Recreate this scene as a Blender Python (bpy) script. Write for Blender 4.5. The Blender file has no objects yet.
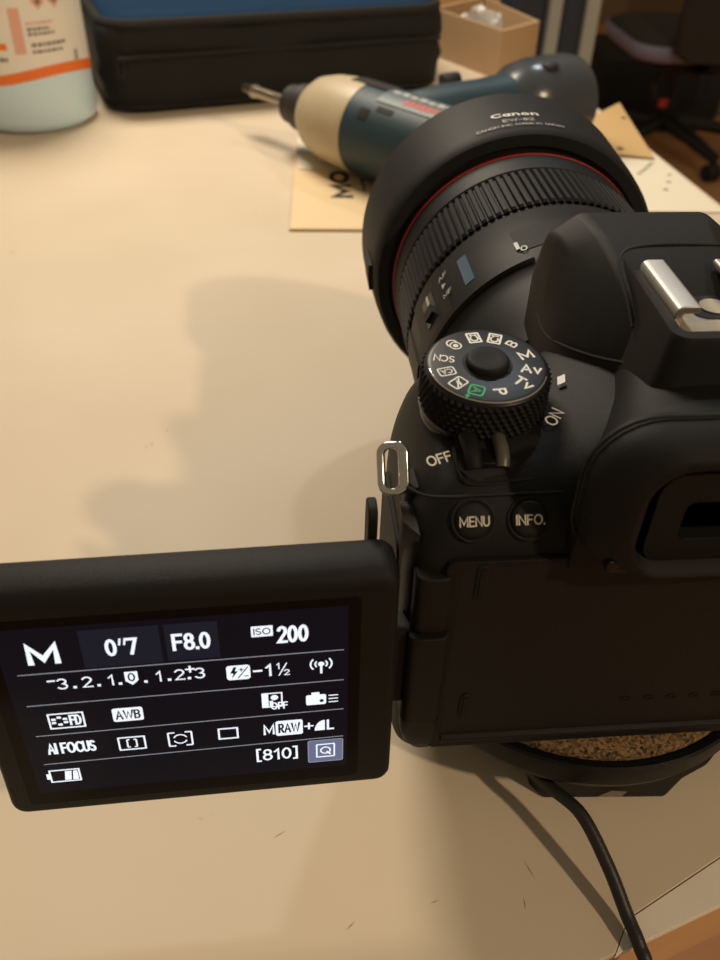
import bpy, bmesh, math, random
from math import sin, cos, pi, radians, sqrt
from mathutils import Vector, Matrix, noise
random.seed(7)
sc = bpy.context.scene
col = sc.collection

# ------------------------------------------------------------------ units
# Everything below is written in millimetres in the frame of the camera body
# (x right, y forward along its lens, z up, body underside z = 0).
TABLE = -30.0                 # table top
FLOOR = -930.0                # room floor
def W(p):
    return Vector((p[0] * .001, p[1] * .001, (p[2] - FLOOR) * .001))

# ------------------------------------------------------------------ camera
cam_d = bpy.data.cameras.new('camera'); cam = bpy.data.objects.new('camera', cam_d); col.objects.link(cam)
pit, yaw, rol = radians(39.5), radians(6.07), radians(2.05)
fv = Vector((sin(yaw) * cos(pit), cos(yaw) * cos(pit), -sin(pit)))
rv = Vector((cos(yaw), -sin(yaw), 0)); uv = rv.cross(fv)
rv, uv = rv * cos(rol) + uv * sin(rol), uv * cos(rol) - rv * sin(rol)
m = Matrix((rv, uv, -fv)).transposed().to_4x4(); m.translation = W((-18.83, -111.73, 174.78))
cam.matrix_world = m
cam_d.sensor_fit = 'VERTICAL'; cam_d.sensor_height = 36.0; cam_d.lens = 869.0 / 960.0 * 36.0
cam_d.clip_start = .005; cam_d.clip_end = 50
cam_d.dof.use_dof = True; cam_d.dof.focus_distance = .195; cam_d.dof.aperture_fstop = 22.0
sc.camera = cam

# ------------------------------------------------------------------ world, lamps, exposure
wd = bpy.data.worlds.new('world'); sc.world = wd; wd.use_nodes = True
wd.node_tree.nodes['Background'].inputs[0].default_value = (1.0, .80, .52, 1)
wd.node_tree.nodes['Background'].inputs[1].default_value = .21
def lamp(name, d, dist, size, power, colour):
    ld = bpy.data.lights.new(name, 'AREA'); ld.shape = 'DISK'; ld.size = size; ld.energy = power; ld.color = colour
    o = bpy.data.objects.new(name, ld); col.objects.link(o)
    d = Vector(d).normalized()
    o.location = W((0, 120, -30)) + d * dist
    o.rotation_euler = d.to_track_quat('Z', 'Y').to_euler()
    return o
lamp('ceiling_lamp_warm', (.80, -.84, 1.0), 2.4, .10, 21, (1.0, .77, .51))
lamp('ceiling_lamp_cool', (.34, .76, 1.0), 2.6, .14, 9, (.80, .91, 1.0))
lamp('added_falloff_lamp', (-.16, .62, .66), .90, .32, 6.4, (1.0, .88, .70))  # added lamp with no known source; makes the table dim towards the viewer
sc.view_settings.view_transform = 'Standard'; sc.view_settings.look = 'None'
sc.view_settings.gamma = 1.0; sc.view_settings.exposure = 0.0
sc.view_settings.use_curve_mapping = False

# ------------------------------------------------------------------ materials
def mat(name, c, rough=.5, metal=0., spec=.5, bump=0., bscale=2000., mottle=0., mscale=30., trans=0., alpha=1., emit=None, estr=0., ior=1.45, sss=0., coat=0., vary_rough=0.):
    mt = bpy.data.materials.new(name); mt.use_nodes = True
    nt = mt.node_tree; b = nt.nodes['Principled BSDF']
    b.inputs['Base Color'].default_value = (*c, 1); b.inputs['Roughness'].default_value = rough
    b.inputs['Metallic'].default_value = metal; b.inputs['Specular IOR Level'].default_value = spec
    b.inputs['IOR'].default_value = ior
    b.inputs['Transmission Weight'].default_value = trans; b.inputs['Alpha'].default_value = alpha
    b.inputs['Coat Weight'].default_value = coat
    if sss:
        b.inputs['Subsurface Weight'].default_value = sss; b.inputs['Subsurface Scale'].default_value = .01
    if emit:
        b.inputs['Emission Color'].default_value = (*emit, 1); b.inputs['Emission Strength'].default_value = estr
    tc = nt.nodes.new('ShaderNodeTexCoord')
    if bump:
        n = nt.nodes.new('ShaderNodeTexNoise'); n.inputs['Scale'].default_value = bscale; n.inputs['Detail'].default_value = 3
        bp = nt.nodes.new('ShaderNodeBump'); bp.inputs['Strength'].default_value = bump; bp.inputs['Distance'].default_value = .0003
        nt.links.new(tc.outputs['Object'], n.inputs['Vector']); nt.links.new(n.outputs['Fac'], bp.inputs['Height'])
        nt.links.new(bp.outputs['Normal'], b.inputs['Normal'])
    if mottle or vary_rough:
        n = nt.nodes.new('ShaderNodeTexNoise'); n.inputs['Scale'].default_value = mscale; n.inputs['Detail'].default_value = 5
        nt.links.new(tc.outputs['Object'], n.inputs['Vector'])
        if mottle:
            mx = nt.nodes.new('ShaderNodeMix'); mx.data_type = 'RGBA'
            mx.inputs['A'].default_value = (*[v * (1 - mottle) for v in c], 1); mx.inputs['B'].default_value = (*[min(1, v * (1 + mottle)) for v in c], 1)
            nt.links.new(n.outputs['Fac'], mx.inputs['Factor']); nt.links.new(mx.outputs['Result'], b.inputs['Base Color'])
        if vary_rough:
            mr = nt.nodes.new('ShaderNodeMapRange'); mr.inputs['From Min'].default_value = .3; mr.inputs['From Max'].default_value = .7
            mr.inputs['To Min'].default_value = rough - vary_rough; mr.inputs['To Max'].default_value = rough + vary_rough
            nt.links.new(n.outputs['Fac'], mr.inputs['Value']); nt.links.new(mr.outputs['Result'], b.inputs['Roughness'])
    return mt

def wood_floor_mat():
    mt = mat('floor_wood', (.34, .155, .06), .38)
    nt = mt.node_tree; b = nt.nodes['Principled BSDF']; tc = nt.nodes['Texture Coordinate']
    mp = nt.nodes.new('ShaderNodeMapping'); mp.inputs['Rotation'].default_value = (0, 0, .35); mp.inputs['Scale'].default_value = (1.2, 14, 1)
    n = nt.nodes.new('ShaderNodeTexNoise'); n.inputs['Scale'].default_value = 3; n.inputs['Detail'].default_value = 6; n.inputs['Distortion'].default_value = .6
    r = nt.nodes.new('ShaderNodeValToRGB'); r.color_ramp.elements[0].color = (.46, .20, .075, 1); r.color_ramp.elements[1].color = (.68, .34, .15, 1)
    nt.links.new(tc.outputs['Object'], mp.inputs['Vector']); nt.links.new(mp.outputs['Vector'], n.inputs['Vector'])
    nt.links.new(n.outputs['Fac'], r.inputs['Fac']); nt.links.new(r.outputs['Color'], b.inputs['Base Color'])
    return mt

def table_mat():
    mt = mat('table_laminate', (.62, .52, .40), .5, spec=.14)
    nt = mt.node_tree; b = nt.nodes['Principled BSDF']; tc = nt.nodes['Texture Coordinate']
    n = nt.nodes.new('ShaderNodeTexNoise'); n.inputs['Scale'].default_value = 9; n.inputs['Detail'].default_value = 6
    r = nt.nodes.new('ShaderNodeValToRGB')
    r.color_ramp.elements[0].position = .3; r.color_ramp.elements[0].color = (.60, .50, .375, 1)
    r.color_ramp.elements[1].position = .7; r.color_ramp.elements[1].color = (.66, .56, .435, 1)
    # a few faint specks of dirt
    v = nt.nodes.new('ShaderNodeTexNoise'); v.inputs['Scale'].default_value = 95; v.inputs['Detail'].default_value = 3
    r2 = nt.nodes.new('ShaderNodeValToRGB'); r2.color_ramp.elements[0].position = .74; r2.color_ramp.elements[0].color = (1, 1, 1, 1)
    r2.color_ramp.elements[1].position = .80; r2.color_ramp.elements[1].color = (.72, .66, .58, 1)
    mx = nt.nodes.new('ShaderNodeMix'); mx.data_type = 'RGBA'; mx.blend_type = 'MULTIPLY'; mx.inputs['Factor'].default_value = 1
    for q in (n, v): nt.links.new(tc.outputs['Object'], q.inputs['Vector'])
    nt.links.new(n.outputs['Fac'], r.inputs['Fac']); nt.links.new(v.outputs['Fac'], r2.inputs['Fac'])
    nt.links.new(r.outputs['Color'], mx.inputs['A']); nt.links.new(r2.outputs['Color'], mx.inputs['B'])
    nt.links.new(mx.outputs['Result'], b.inputs['Base Color'])
    n3 = nt.nodes.new('ShaderNodeTexNoise'); n3.inputs['Scale'].default_value = 900; bp = nt.nodes.new('ShaderNodeBump')
    bp.inputs['Strength'].default_value = .05; bp.inputs['Distance'].default_value = .0003
    nt.links.new(tc.outputs['Object'], n3.inputs['Vector']); nt.links.new(n3.outputs['Fac'], bp.inputs['Height']); nt.links.new(bp.outputs['Normal'], b.inputs['Normal'])
    return mt

def cork_mat():
    mt = mat('cork', (.25, .14, .06), .8, bump=1.0, bscale=900)
    nt = mt.node_tree; b = nt.nodes['Principled BSDF']; tc = nt.nodes['Texture Coordinate']
    v = nt.nodes.new('ShaderNodeTexVoronoi'); v.inputs['Scale'].default_value = 1500
    r = nt.nodes.new('ShaderNodeValToRGB'); r.color_ramp.elements[0].position = .1; r.color_ramp.elements[0].color = (.02, .012, .006, 1)
    r.color_ramp.elements[1].position = .8; r.color_ramp.elements[1].color = (.32, .19, .085, 1)
    nt.links.new(tc.outputs['Object'], v.inputs['Vector']); nt.links.new(v.outputs['Color'], r.inputs['Fac']); nt.links.new(r.outputs['Color'], b.inputs['Base Color'])
    return mt

M = dict(
    table=table_mat(), floor=wood_floor_mat(), cork=cork_mat(),
    edge=mat('table_edge_strip', (.86, .78, .68), .4, mottle=.05, mscale=60),
    woodedge=mat('wood_edge', (.62, .35, .18), .5, mottle=.15, mscale=60),
    scratch=mat('scratch_dirt', (.30, .21, .13), .8),
    seam=mat('dirty_seam', (.12, .08, .05), .8),
    steel_leg=mat('painted_steel', (.25, .25, .24), .5),
    wall=mat('dark_wall', (.24, .165, .095), .7, mottle=.15, mscale=4),
    greywall=mat('grey_panel', (.24, .225, .18), .7, mottle=.1, mscale=5),
    frame=mat('grey_frame', (.40, .42, .38), .5, mottle=.06, mscale=20),
    navy=mat('navy_panel', (.030, .040, .060), .6),
    body=mat('black_plastic', (.0095, .009, .0085), .52, spec=.20, bump=.35, bscale=5000),
    hump=mat('black_plastic_cover', (.013, .0125, .0118), .55, spec=.20, bump=.25, bscale=5000),
    dark=mat('black_matte', (.008, .0075, .007), .65, spec=.35),
    recess=mat('black_recess', (.010, .009, .008), .6, spec=.3, bump=.2, bscale=3000),
    rubber=mat('black_rubber', (.009, .0085, .008), .62, spec=.22, bump=.3, bscale=3500),
    grip=mat('leatherette', (.018, .0175, .0165), .62, spec=.4, bump=1.0, bscale=1600),
    gloss=mat('black_gloss', (.008, .008, .009), .30, spec=.35),
    hood=mat('hood_black', (.014, .014, .0145), .58, spec=.18, bump=.1, bscale=4000),
    barrel=mat('lens_barrel_black', (.010, .010, .010), .52, spec=.20, bump=.15, bscale=5000),
    red=mat('red_ring', (.55, .022, .018), .35),
    chrome=mat('chrome', (.62, .61, .60), .16, metal=1.0),
    satin=mat('satin_metal', (.44, .41, .37), .5, metal=1.0),
    shoe_plate=mat('shoe_plate', (.72, .63, .48), .28, metal=1.0, bump=.15, bscale=600),
    switch_metal=mat('switch_lever_grey', (.085, .078, .062), .38, spec=.6),
    white=mat('white_print', (.78, .77, .74), .5),
    offwhite=mat('cream_print', (.70, .66, .58), .5),
    green=mat('green_print', (.02, .38, .13), .5),
    greyprint=mat('grey_print', (.44, .44, .43), .5),
    win_reflection=mat('blue_window_reflection', (.075, .125, .19), .2, spec=.6),  # reflection on the distance window is put into its blue base colour
    dial=mat('dial_face', (.010, .011, .013), .38, spec=.3),
    glass=mat('display_glass', (.003, .003, .004), .15, spec=.15),
    lcd=mat('lcd_background', (.002, .002, .003), .2, spec=.15, emit=(.25, .30, .60), estr=.010),
    lcdbox=mat('lcd_box', (.003, .003, .004), .2, spec=.15, emit=(.25, .29, .50), estr=.036),
    lcdtext=mat('lcd_white', (.1, .1, .1), .3, emit=(.86, .92, 1.0), estr=1.05),
    lcdline=mat('lcd_line', (.05, .05, .05), .3, emit=(.70, .74, .85), estr=.35),
    lcdblue=mat('lcd_button', (.02, .02, .03), .3, emit=(.22, .26, .46), estr=.55),
    lcdink=mat('lcd_dark', (.002, .002, .004), .3, emit=(.1, .12, .25), estr=.02),
    viewglass=mat('viewfinder_glass', (.004, .004, .004), .08, spec=.6),
    cable=mat('cable_black', (.014, .013, .012), .45, spec=.5, bump=.2, bscale=1500),
    cast=mat('black_cast_metal', (.005, .005, .005), .42, spec=.2, bump=.25, bscale=900),
    scuff=mat('scuffed_metal', (.30, .26, .21), .5, metal=.6),
    teal=mat('drill_blue_plastic', (.012, .034, .046), .50, spec=.5, bump=.2, bscale=1500, mottle=.1, mscale=60),
    teal_light=mat('drill_light_panel', (.075, .115, .13), .45),
    drill_black=mat('drill_black', (.022, .018, .016), .5, bump=.2, bscale=800),
    drill_cream=mat('drill_cream_cap', (.47, .385, .255), .42, mottle=.08, mscale=80),
    battery=mat('battery_grey', (.045, .052, .062), .24, spec=.6),
    bit=mat('bit_metal', (.36, .31, .25), .30, metal=1.0, bump=.2, bscale=400),
    redprint=mat('red_print', (.45, .035, .028), .5),
    card=mat('cream_card', (.72, .56, .34), .5, mottle=.05, mscale=40),
    cardedge=mat('card_edge', (.20, .14, .08), .8),
    plastic_clear=mat('clear_sleeve', (.80, .80, .78), .15, spec=.5, trans=.9),
    ink=mat('black_ink', (.02, .018, .015), .7),
    tan=mat('tan_cardboard', (.58, .38, .17), .7, mottle=.06, mscale=40),
    paper=mat('white_paper', (.76, .69, .55), .7, mottle=.03, mscale=30),
    carton=mat('carton', (.44, .285, .155), .75, mottle=.08, mscale=25),
    carton2=mat('carton_yellow', (.38, .235, .10), .75, mottle=.08, mscale=25),
    poly=mat('crumpled_polythene', (.56, .52, .48), .22, spec=.6, alpha=.75),
    bagblack=mat('bag_black_nylon', (.0105, .0105, .0095), .70, spec=.3, bump=.8, bscale=900, mottle=.3, mscale=25),
    bagblue=mat('bag_blue_cloth', (.012, .032, .070), .9, spec=.05, bump=.6, bscale=900, mottle=.15, mscale=40),
    bagpipe=mat('bag_piping', (.022, .021, .019), .75, spec=.15, bump=.6, bscale=900),
    bottle=mat('frosted_bottle', (.64, .82, .96), .35, spec=.5, sss=.5),
    label=mat('bottle_label', (.84, .80, .74), .45),
    orange=mat('label_orange', (.87, .19, .03), .45),
    pink=mat('label_pink', (.80, .42, .34), .5),
    labelink=mat('label_ink', (.22, .17, .14), .6),
    cloth_cool_lit=mat('seat_fabric_cool_lit', (.30, .28, .42), .85, bump=.5, bscale=300),  # cool side light is put into this lavender seat colour
    chairblack=mat('chair_plastic', (.014, .013, .013), .5),
    chairback=mat('chair_mesh_back', (.042, .035, .031), .85, bump=.5, bscale=400),
    shadeblack=mat('shade_case_black', (.010, .010, .010), .6),
    bluecloth=mat('blue_tub', (.030, .045, .10), .7),
    redtag=mat('red_tag', (.55, .04, .03), .5),
)

# ------------------------------------------------------------------ mesh helpers: a shape is (verts in mm, faces)
def joinvf(*s):
    V, F = [], []
    for v, f in s:
        o = len(V); V += [tuple(p) for p in v]; F += [tuple(i + o for i in q) for q in f]
    return V, F
def xf(s, mt):
    return [tuple(mt @ Vector(p)) for p in s[0]], s[1]
def mv(s, x, y, z): return [(p[0] + x, p[1] + y, p[2] + z) for p in s[0]], s[1]
def box(x0, x1, y0, y1, z0, z1):
    V = [(x, y, z) for x in (x0, x1) for y in (y0, y1) for z in (z0, z1)]
    return V, [(0, 1, 3, 2), (4, 6, 7, 5), (0, 4, 5, 1), (2, 3, 7, 6), (0, 2, 6, 4), (1, 5, 7, 3)]
def loft(rings, cap0=True, cap1=True, closed=True):
    n = len(rings[0]); V = [p for r in rings for p in r]; F = []
    for i in range(len(rings) - 1):
        for j in range(n if closed else n - 1):
            k = (j + 1) % n; a = i * n; b = a + n
            F.append((a + j, a + k, b + k, b + j))
    if cap0: F.append(tuple(range(n - 1, -1, -1)))
    if cap1: F.append(tuple((len(rings) - 1) * n + j for j in range(n)))
    return V, F
def lathe(prof, c, axis='z', n=48, a0=0., a1=2 * pi, cap=True):
    """prof: (distance along axis, radius)"""
    full = abs(a1 - a0 - 2 * pi) < 1e-6; R = []
    for t, r in prof:
        ring = []
        for i in range(n if full else n + 1):
            a = a0 + (a1 - a0) * i / n
            if axis == 'z': ring.append((c[0] + r * cos(a), c[1] + r * sin(a), c[2] + t))
            elif axis == 'y': ring.append((c[0] + r * cos(a), c[1] + t, c[2] + r * sin(a)))
            else: ring.append((c[0] + t, c[1] + r * cos(a), c[2] + r * sin(a)))
        R.append(ring)
    return loft(R, cap and full, cap and full, full)
def ringy(y0, y1, r0, r1, c, axis='y', n=64):      # closed hollow ring
    R = []
    for t, r in ((y0, r0), (y0, r1), (y1, r1), (y1, r0), (y0, r0)):
        R.append((t, r))
    return lathe(R, c, axis, n, cap=False)
def tube(path, rad, n=10, cap=True):
    P = [Vector(p) for p in path]; R = []; up = Vector((0.13, .21, 1)).normalized()
    for i, p in enumerate(P):
        t = (P[min(i + 1, len(P) - 1)] - P[max(i - 1, 0)]).normalized()
        s = t.cross(up)
        if s.length < 1e-4: s = t.cross(Vector((1, 0, 0)))
        s.normalize(); u2 = s.cross(t).normalized(); r = rad[i] if isinstance(rad, (list, tuple)) else rad
        R.append([tuple(p + (s * cos(2 * pi * j / n) + u2 * sin(2 * pi * j / n)) * r) for j in range(n)])
    return loft(R, cap, cap)
def spline(pts, k=8):
    P = [Vector(p) for p in pts]; out = []
    for i in range(len(P) - 1):
        a = P[max(i - 1, 0)]; b = P[i]; c = P[i + 1]; d = P[min(i + 2, len(P) - 1)]
        for j in range(k):
            t = j / k
            out.append(.5 * ((2 * b) + (c - a) * t + (2 * a - 5 * b + 4 * c - d) * t * t + (3 * b - a - 3 * c + d) * t ** 3))
    out.append(P[-1]); return [tuple(p) for p in out]
def rrect(x0, x1, y0, y1, r, k=5):
    o = []
    for cx, cy, a in ((x1 - r, y1 - r, 0), (x0 + r, y1 - r, pi / 2), (x0 + r, y0 + r, pi), (x1 - r, y0 + r, 3 * pi / 2)):
        for i in range(k + 1):
            t = a + pi / 2 * i / k; o.append((cx + r * cos(t), cy + r * sin(t)))
    return o
def extr(poly, z0, z1):            # 2-D outline pulled along z
    return loft([[(x, y, z0) for x, y in poly], [(x, y, z1) for x, y in poly]])
def extry(poly, y0, y1):           # (x, z) outline pulled along y
    return loft([[(x, y0, z) for x, z in poly], [(x, y1, z) for x, z in poly]])
def flatframe(po, pi_, z0, z1):    # outline with a hole, pulled along z
    n = len(po)
    R = [[(x, y, z0) for x, y in po], [(x, y, z1) for x, y in po], [(x, y, z1) for x, y in pi_], [(x, y, z0) for x, y in pi_], [(x, y, z0) for x, y in po]]
    return loft(R, False, False)
def _e(cx, cy, rx, ry, a0, a1, n=10):
    return [(cx + rx * cos(radians(a0 + (a1 - a0) * i / n)), cy + ry * sin(radians(a0 + (a1 - a0) * i / n))) for i in range(n + 1)]
GLYPH = {   # stroke letters: (width, polylines) in a box one unit high
    'M': (.92, [[(0, 0), (0, 1), (.46, .18), (.92, 1), (.92, 0)]]), 'N': (.70, [[(0, 0), (0, 1), (.70, 0), (.70, 1)]]),
    'E': (.52, [[(.52, 1), (0, 1), (0, 0), (.52, 0)], [(0, .52), (.46, .52)]]), 'F': (.52, [[(.52, 1), (0, 1), (0, 0)], [(0, .52), (.46, .52)]]),
    'U': (.64, [[(0, 1), (0, .3)] + _e(.32, .3, .32, .3, 180, 360) + [(.64, 1)]]), 'I': (.0, [[(0, 0), (0, 1)]]),
    'O': (.84, [_e(.42, .5, .42, .5, 90, 450, 22)]), 'S': (.52, [_e(.26, .75, .26, .25, 40, 270, 10) + _e(.26, .25, .26, .25, 90, -140, 10)]),
    'C': (.66, [_e(.42, .5, .42, .5, 50, 310, 16)]), 'A': (.72, [[(0, 0), (.36, 1), (.72, 0)], [(.13, .34), (.59, .34)]]),
    'B': (.58, [[(0, 0), (0, 1), (.3, 1)] + _e(.3, .76, .25, .24, 90, -90, 8) + [(0, .52)], [(.3, .52)] + _e(.3, .26, .28, .26, 90, -90, 8) + [(0, 0)]]),
    'W': (1.05, [[(0, 1), (.26, 0), (.525, .9), (.79, 0), (1.05, 1)]]), 'D': (.68, [[(0, 0), (0, 1), (.25, 1)] + _e(.25, .5, .43, .5, 90, -90, 12) + [(0, 0)]]),
    'L': (.48, [[(0, 1), (0, 0), (.48, 0)]]), 'T': (.62, [[(0, 1), (.62, 1)], [(.31, 1), (.31, 0)]]), 'P': (.54, [[(0, 0), (0, 1), (.28, 1)] + _e(.28, .73, .26, .27, 90, -90, 8) + [(0, .46)]]),
    'R': (.58, [[(0, 0), (0, 1), (.28, 1)] + _e(.28, .74, .26, .26, 90, -90, 8) + [(0, .48)], [(.26, .48), (.58, 0)]]), 'J': (.34, [[(.34, 1), (.34, .2)] + _e(.14, .2, .2, .2, 0, -110, 6)]),
    'v': (.50, [[(0, .68), (.25, 0), (.50, .68)]]), 'H': (.66, [[(0, 0), (0, 1)], [(.66, 0), (.66, 1)], [(0, .52), (.66, .52)]]), 'G': (.72, [_e(.42, .5, .42, .5, 50, 330, 16) + [(.78, .46), (.5, .46)]]),
    'a': (.46, [_e(.23, .33, .23, .33, 20, 380, 14), [(.46, .66), (.46, 0)]]), 'n': (.46, [[(0, 0), (0, .66)], [(0, .4)] + _e(.23, .42, .23, .24, 180, 0, 8) + [(.46, 0)]]), 'o': (.5, [_e(.25, .33, .25, .33, 90, 450, 16)]),
    '0': (.54, [_e(.27, .5, .27, .5, 90, 450, 18)]), '1': (.30, [[(0, .76), (.24, 1), (.24, 0)]]), '2': (.52, [_e(.26, .73, .26, .27, 160, -30, 10) + [(0, 0), (.54, 0)]]),
    '3': (.52, [_e(.24, .755, .25, .245, 150, -80, 10) + _e(.24, .26, .28, .26, 80, -150, 10)]), '5': (.5, [[(.48, 1), (.06, 1), (.03, .56)] + _e(.22, .31, .28, .31, 110, -140, 12)]),
    '6': (.54, [[(.46, 1), (.12, .6)] + _e(.27, .3, .27, .3, 150, 510, 16)]), '7': (.50, [[(0, 1), (.50, 1), (.16, 0)]]), '8': (.54, [_e(.27, .76, .23, .24, -90, 270, 14), _e(.27, .26, .27, .26, 90, 450, 16)]), '9': (.54, [[(.08, 0), (.42, .4)] + _e(.27, .7, .27, .3, -30, 330, 16)]),
    '.': (.0, [[(0, 0), (0, .03)]]), '-': (.34, [[(0, .42), (.34, .42)]]), '+': (.6, [[(0, .4), (.6, .4)], [(.3, .1), (.3, .7)]]), '%': (.7, [[(.6, 1), (.1, 0)], _e(.14, .8, .14, .2, 0, 360, 10), _e(.56, .2, .14, .2, 0, 360, 10)]), ' ': (.22, []),
    '[': (.2, [[(.2, 1.1), (0, 1.1), (0, -.1), (.2, -.1)]]), ']': (.2, [[(0, 1.1), (.2, 1.1), (.2, -.1), (0, -.1)]]),
}
def strokes(lines, t):
    V, F = [], []
    for L in lines:
        P = [Vector(p) for p in L]; k = len(V); n = len(P)
        closed = (P[0] - P[-1]).length < 1e-6 and n > 3
        for i in range(n):
            if closed: a, b = P[i - 1 if i else n - 2], P[i + 1 if i < n - 1 else 1]
            else: a, b = P[max(i - 1, 0)], P[min(i + 1, n - 1)]
            d1 = (P[i] - a) if (P[i] - a).length > 1e-9 else (b - P[i]); d2 = (b - P[i]) if (b - P[i]).length > 1e-9 else d1
            n1 = Vector((-d1.y, d1.x)).normalized(); n2 = Vector((-d2.y, d2.x)).normalized(); mm = n1 + n2
            if mm.length < 1e-4: mm = n1
            mm.normalize(); w_ = min(1.9, 1 / max(.1, mm.dot(n1))) * t / 2
            e = Vector((0, 0))
            if not closed and i == 0: e = -d2.normalized() * t / 2
            if not closed and i == n - 1: e = d1.normalized() * t / 2
            for sg in (1, -1):
                q = P[i] + mm * w_ * sg + e; V.append((q.x, q.y, 0.))
        for i in range(n - 1): F.append((k + 2 * i, k + 2 * i + 1, k + 2 * i + 3, k + 2 * i + 2))
    return V, F
def textbox(s, x0, x1, y0, y1, b=.16):      # flat stroke lettering filling a rectangle; b = stroke / height
    h = y1 - y0; t = h * b; gap = .13 + b * .9; tot = 0.; items = []
    for i, ch in enumerate(s):
        w_, L = GLYPH[ch]
        if i: tot += gap
        items.append((tot, L)); tot += w_
    kx = (x1 - x0 - t) / tot if tot > 0 else 1.; ky = h - t
    return strokes([[(x0 + t / 2 + (ox + p[0]) * kx, y0 + t / 2 + p[1] * ky) for p in l] for ox, L in items for l in L], t)
def text(s, b=.16):                         # the same, in a unit square
    V, F = textbox(s, 0, 3.0, 0, 1, b)
    return [(p[0] / 3.0, p[1]) for p in V], F

def obj(name, s, mt, parent=None, smooth=40, bevel=0., bseg=2, sub=0, label=None, cat=None, group=None, kind=None, fixn=True):
    off = parent['_base'] if parent is not None and '_base' in parent else (0, 0, 0)
    base = Vector(off)
    me = bpy.data.meshes.new(name)
    me.from_pydata([tuple(W(p) - base) for p in s[0]], [], s[1]); me.update()
    if fixn:
        b = bmesh.new(); b.from_mesh(me); bmesh.ops.recalc_face_normals(b, faces=b.faces[:]); b.to_mesh(me); b.free()
    me.materials.append(M[mt])
    if smooth is not None:
        me.polygons.foreach_set('use_smooth', [True] * len(me.polygons))
        me.set_sharp_from_angle(angle=radians(smooth))
    o = bpy.data.objects.new(name, me); col.objects.link(o)
    if parent is not None:
        o.parent = parent; o['_base'] = tuple(base)
    if bevel:
        md = o.modifiers.new('bevel', 'BEVEL'); md.width = bevel * .001; md.segments = bseg; md.limit_method = 'ANGLE'; md.angle_limit = radians(35)
        me.set_sharp_from_angle(angle=radians(180)); md.harden_normals = True
    if sub:
        md = o.modifiers.new('sub', 'SUBSURF'); md.levels = sub; md.render_levels = sub
    tag(o, label, cat, group, kind)
    return o
def tag(o, label=None, cat=None, group=None, kind=None):
    if label: o['label'] = label
    if cat: o['category'] = cat
    if group: o['group'] = group
    if kind: o['kind'] = kind
def single(name, s, mt, base, **k):           # a top-level thing that is one mesh, origin at its base
    h = type('H', (), {})()
    off = W(base)
    o = obj(name, ([(p[0] - base[0], p[1] - base[1], p[2] - base[2] + FLOOR) for p in s[0]], s[1]), mt, **k)
    o.location = off
    return o
def thing(name, label, cat, base, group=None):
    o = bpy.data.objects.new(name, None); col.objects.link(o); o.location = W(base); o['_base'] = tuple(W(base))
    o.empty_display_size = .01
    tag(o, label, cat, group); return o

# ================================================================== THE ROOM
obj('floor', box(-2500, 4500, -2500, 5200, FLOOR - 20, FLOOR), 'floor', kind='structure')
obj('wall_back', box(-2500, 4500, 5200, 5260, FLOOR, 1900), 'wall', kind='structure')
# grey framed sliding partition beyond the table
dr = thing('door_1', None, None, (430, 1310, FLOOR)); tag(dr, kind='structure')
for x0, x1 in ((390, 409), (446, 467)):
    obj('jamb', box(x0, x1, 1300, 1330, FLOOR, 1500), 'frame', dr, bevel=1.5)
obj('panel', box(409, 446, 1312, 1320, FLOOR, 1500), 'navy', dr)
obj('panel', box(200, 389, 1316, 1326, FLOOR, 1500), 'navy', dr)

# ================================================================== THE TABLE
def tedge(y): return 253 - (y - 391) * .1
def near(x): return -35 + .322 * (x - 49.5)
t = thing('work_table', 'cream laminate work table with a pale worn edge strip, under everything', 'table', (-200, 450, FLOOR))
xr0 = 285.; corner = (xr0, near(xr0))
def seam(x): return near(x) + min(6.0 + (x - 57) * .145, .3 + (x - 51) * 1.1)
xs = [51, 56.2, 57.5, 70, 84, 100]
poly = [(-900, near(-900))] + [(x, seam(x)) for x in xs] + [(tedge(391) - 30, near(tedge(391) - 30) + 16), (tedge(391), 200), (tedge(391), 391), (tedge(1000), 1000), (-900, 1000)]
obj('table_top', extr(poly, TABLE - 2.2, TABLE), 'table', t, bevel=.3)
strip = [(51.2, near(51.2))] + [(corner[0], corner[1]), (tedge(391), 200)] + [(tedge(391) - 30, near(tedge(391) - 30) + 15.7)] + [(x, seam(x) - .3) for x in reversed(xs)]
obj('edge_strip', extr(strip, TABLE - 2.2, TABLE - .1), 'edge', t, bevel=.4)
core = [(-900, near(-900) + .8), (corner[0] - .5, corner[1] + .8), (tedge(391) - .6, 391), (tedge(1000) - .6, 999), (-900, 999)]
obj('board_core', extr(core, TABLE - 26, TABLE - 2.25), 'woodedge', t)
for x, y in ((-860, -250), (-860, 960), (200, 330), (100, 960)):
    obj('leg', box(x - 20, x + 20, y - 20, y + 20, FLOOR, TABLE - 26.1), 'steel_leg', t, bevel=2)

for i, (x, y, l, a) in enumerate(((-24, -1, 4.0, .5), (-8, -24, 3.0, .7), (36, -14, 5.5, 1.9), (33, -22, 3.2, 1.5), (-52, 96, 5, .5), (-66, 170, 3, 2.0), (12, -20, 2.4, .3))):
    c_, s_ = cos(a) * l / 2, sin(a) * l / 2; n_ = Vector((-s_, c_)).normalized() * .14
    obj('scratch', ([(x - c_, y - s_, TABLE + .02), (x + n_.x, y + n_.y, TABLE + .02), (x + c_, y + s_, TABLE + .02), (x - n_.x, y - n_.y, TABLE + .02)], [(0, 1, 2, 3)]), 'scratch', t, smooth=None, fixn=False)

# ================================================================== THE CAMERA
AX, AZ = 59.6, 43.5
K = thing('dslr_camera', 'black digital SLR camera with a wide zoom lens and its screen swung out', 'camera', (62, 30, TABLE + 30))

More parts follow.
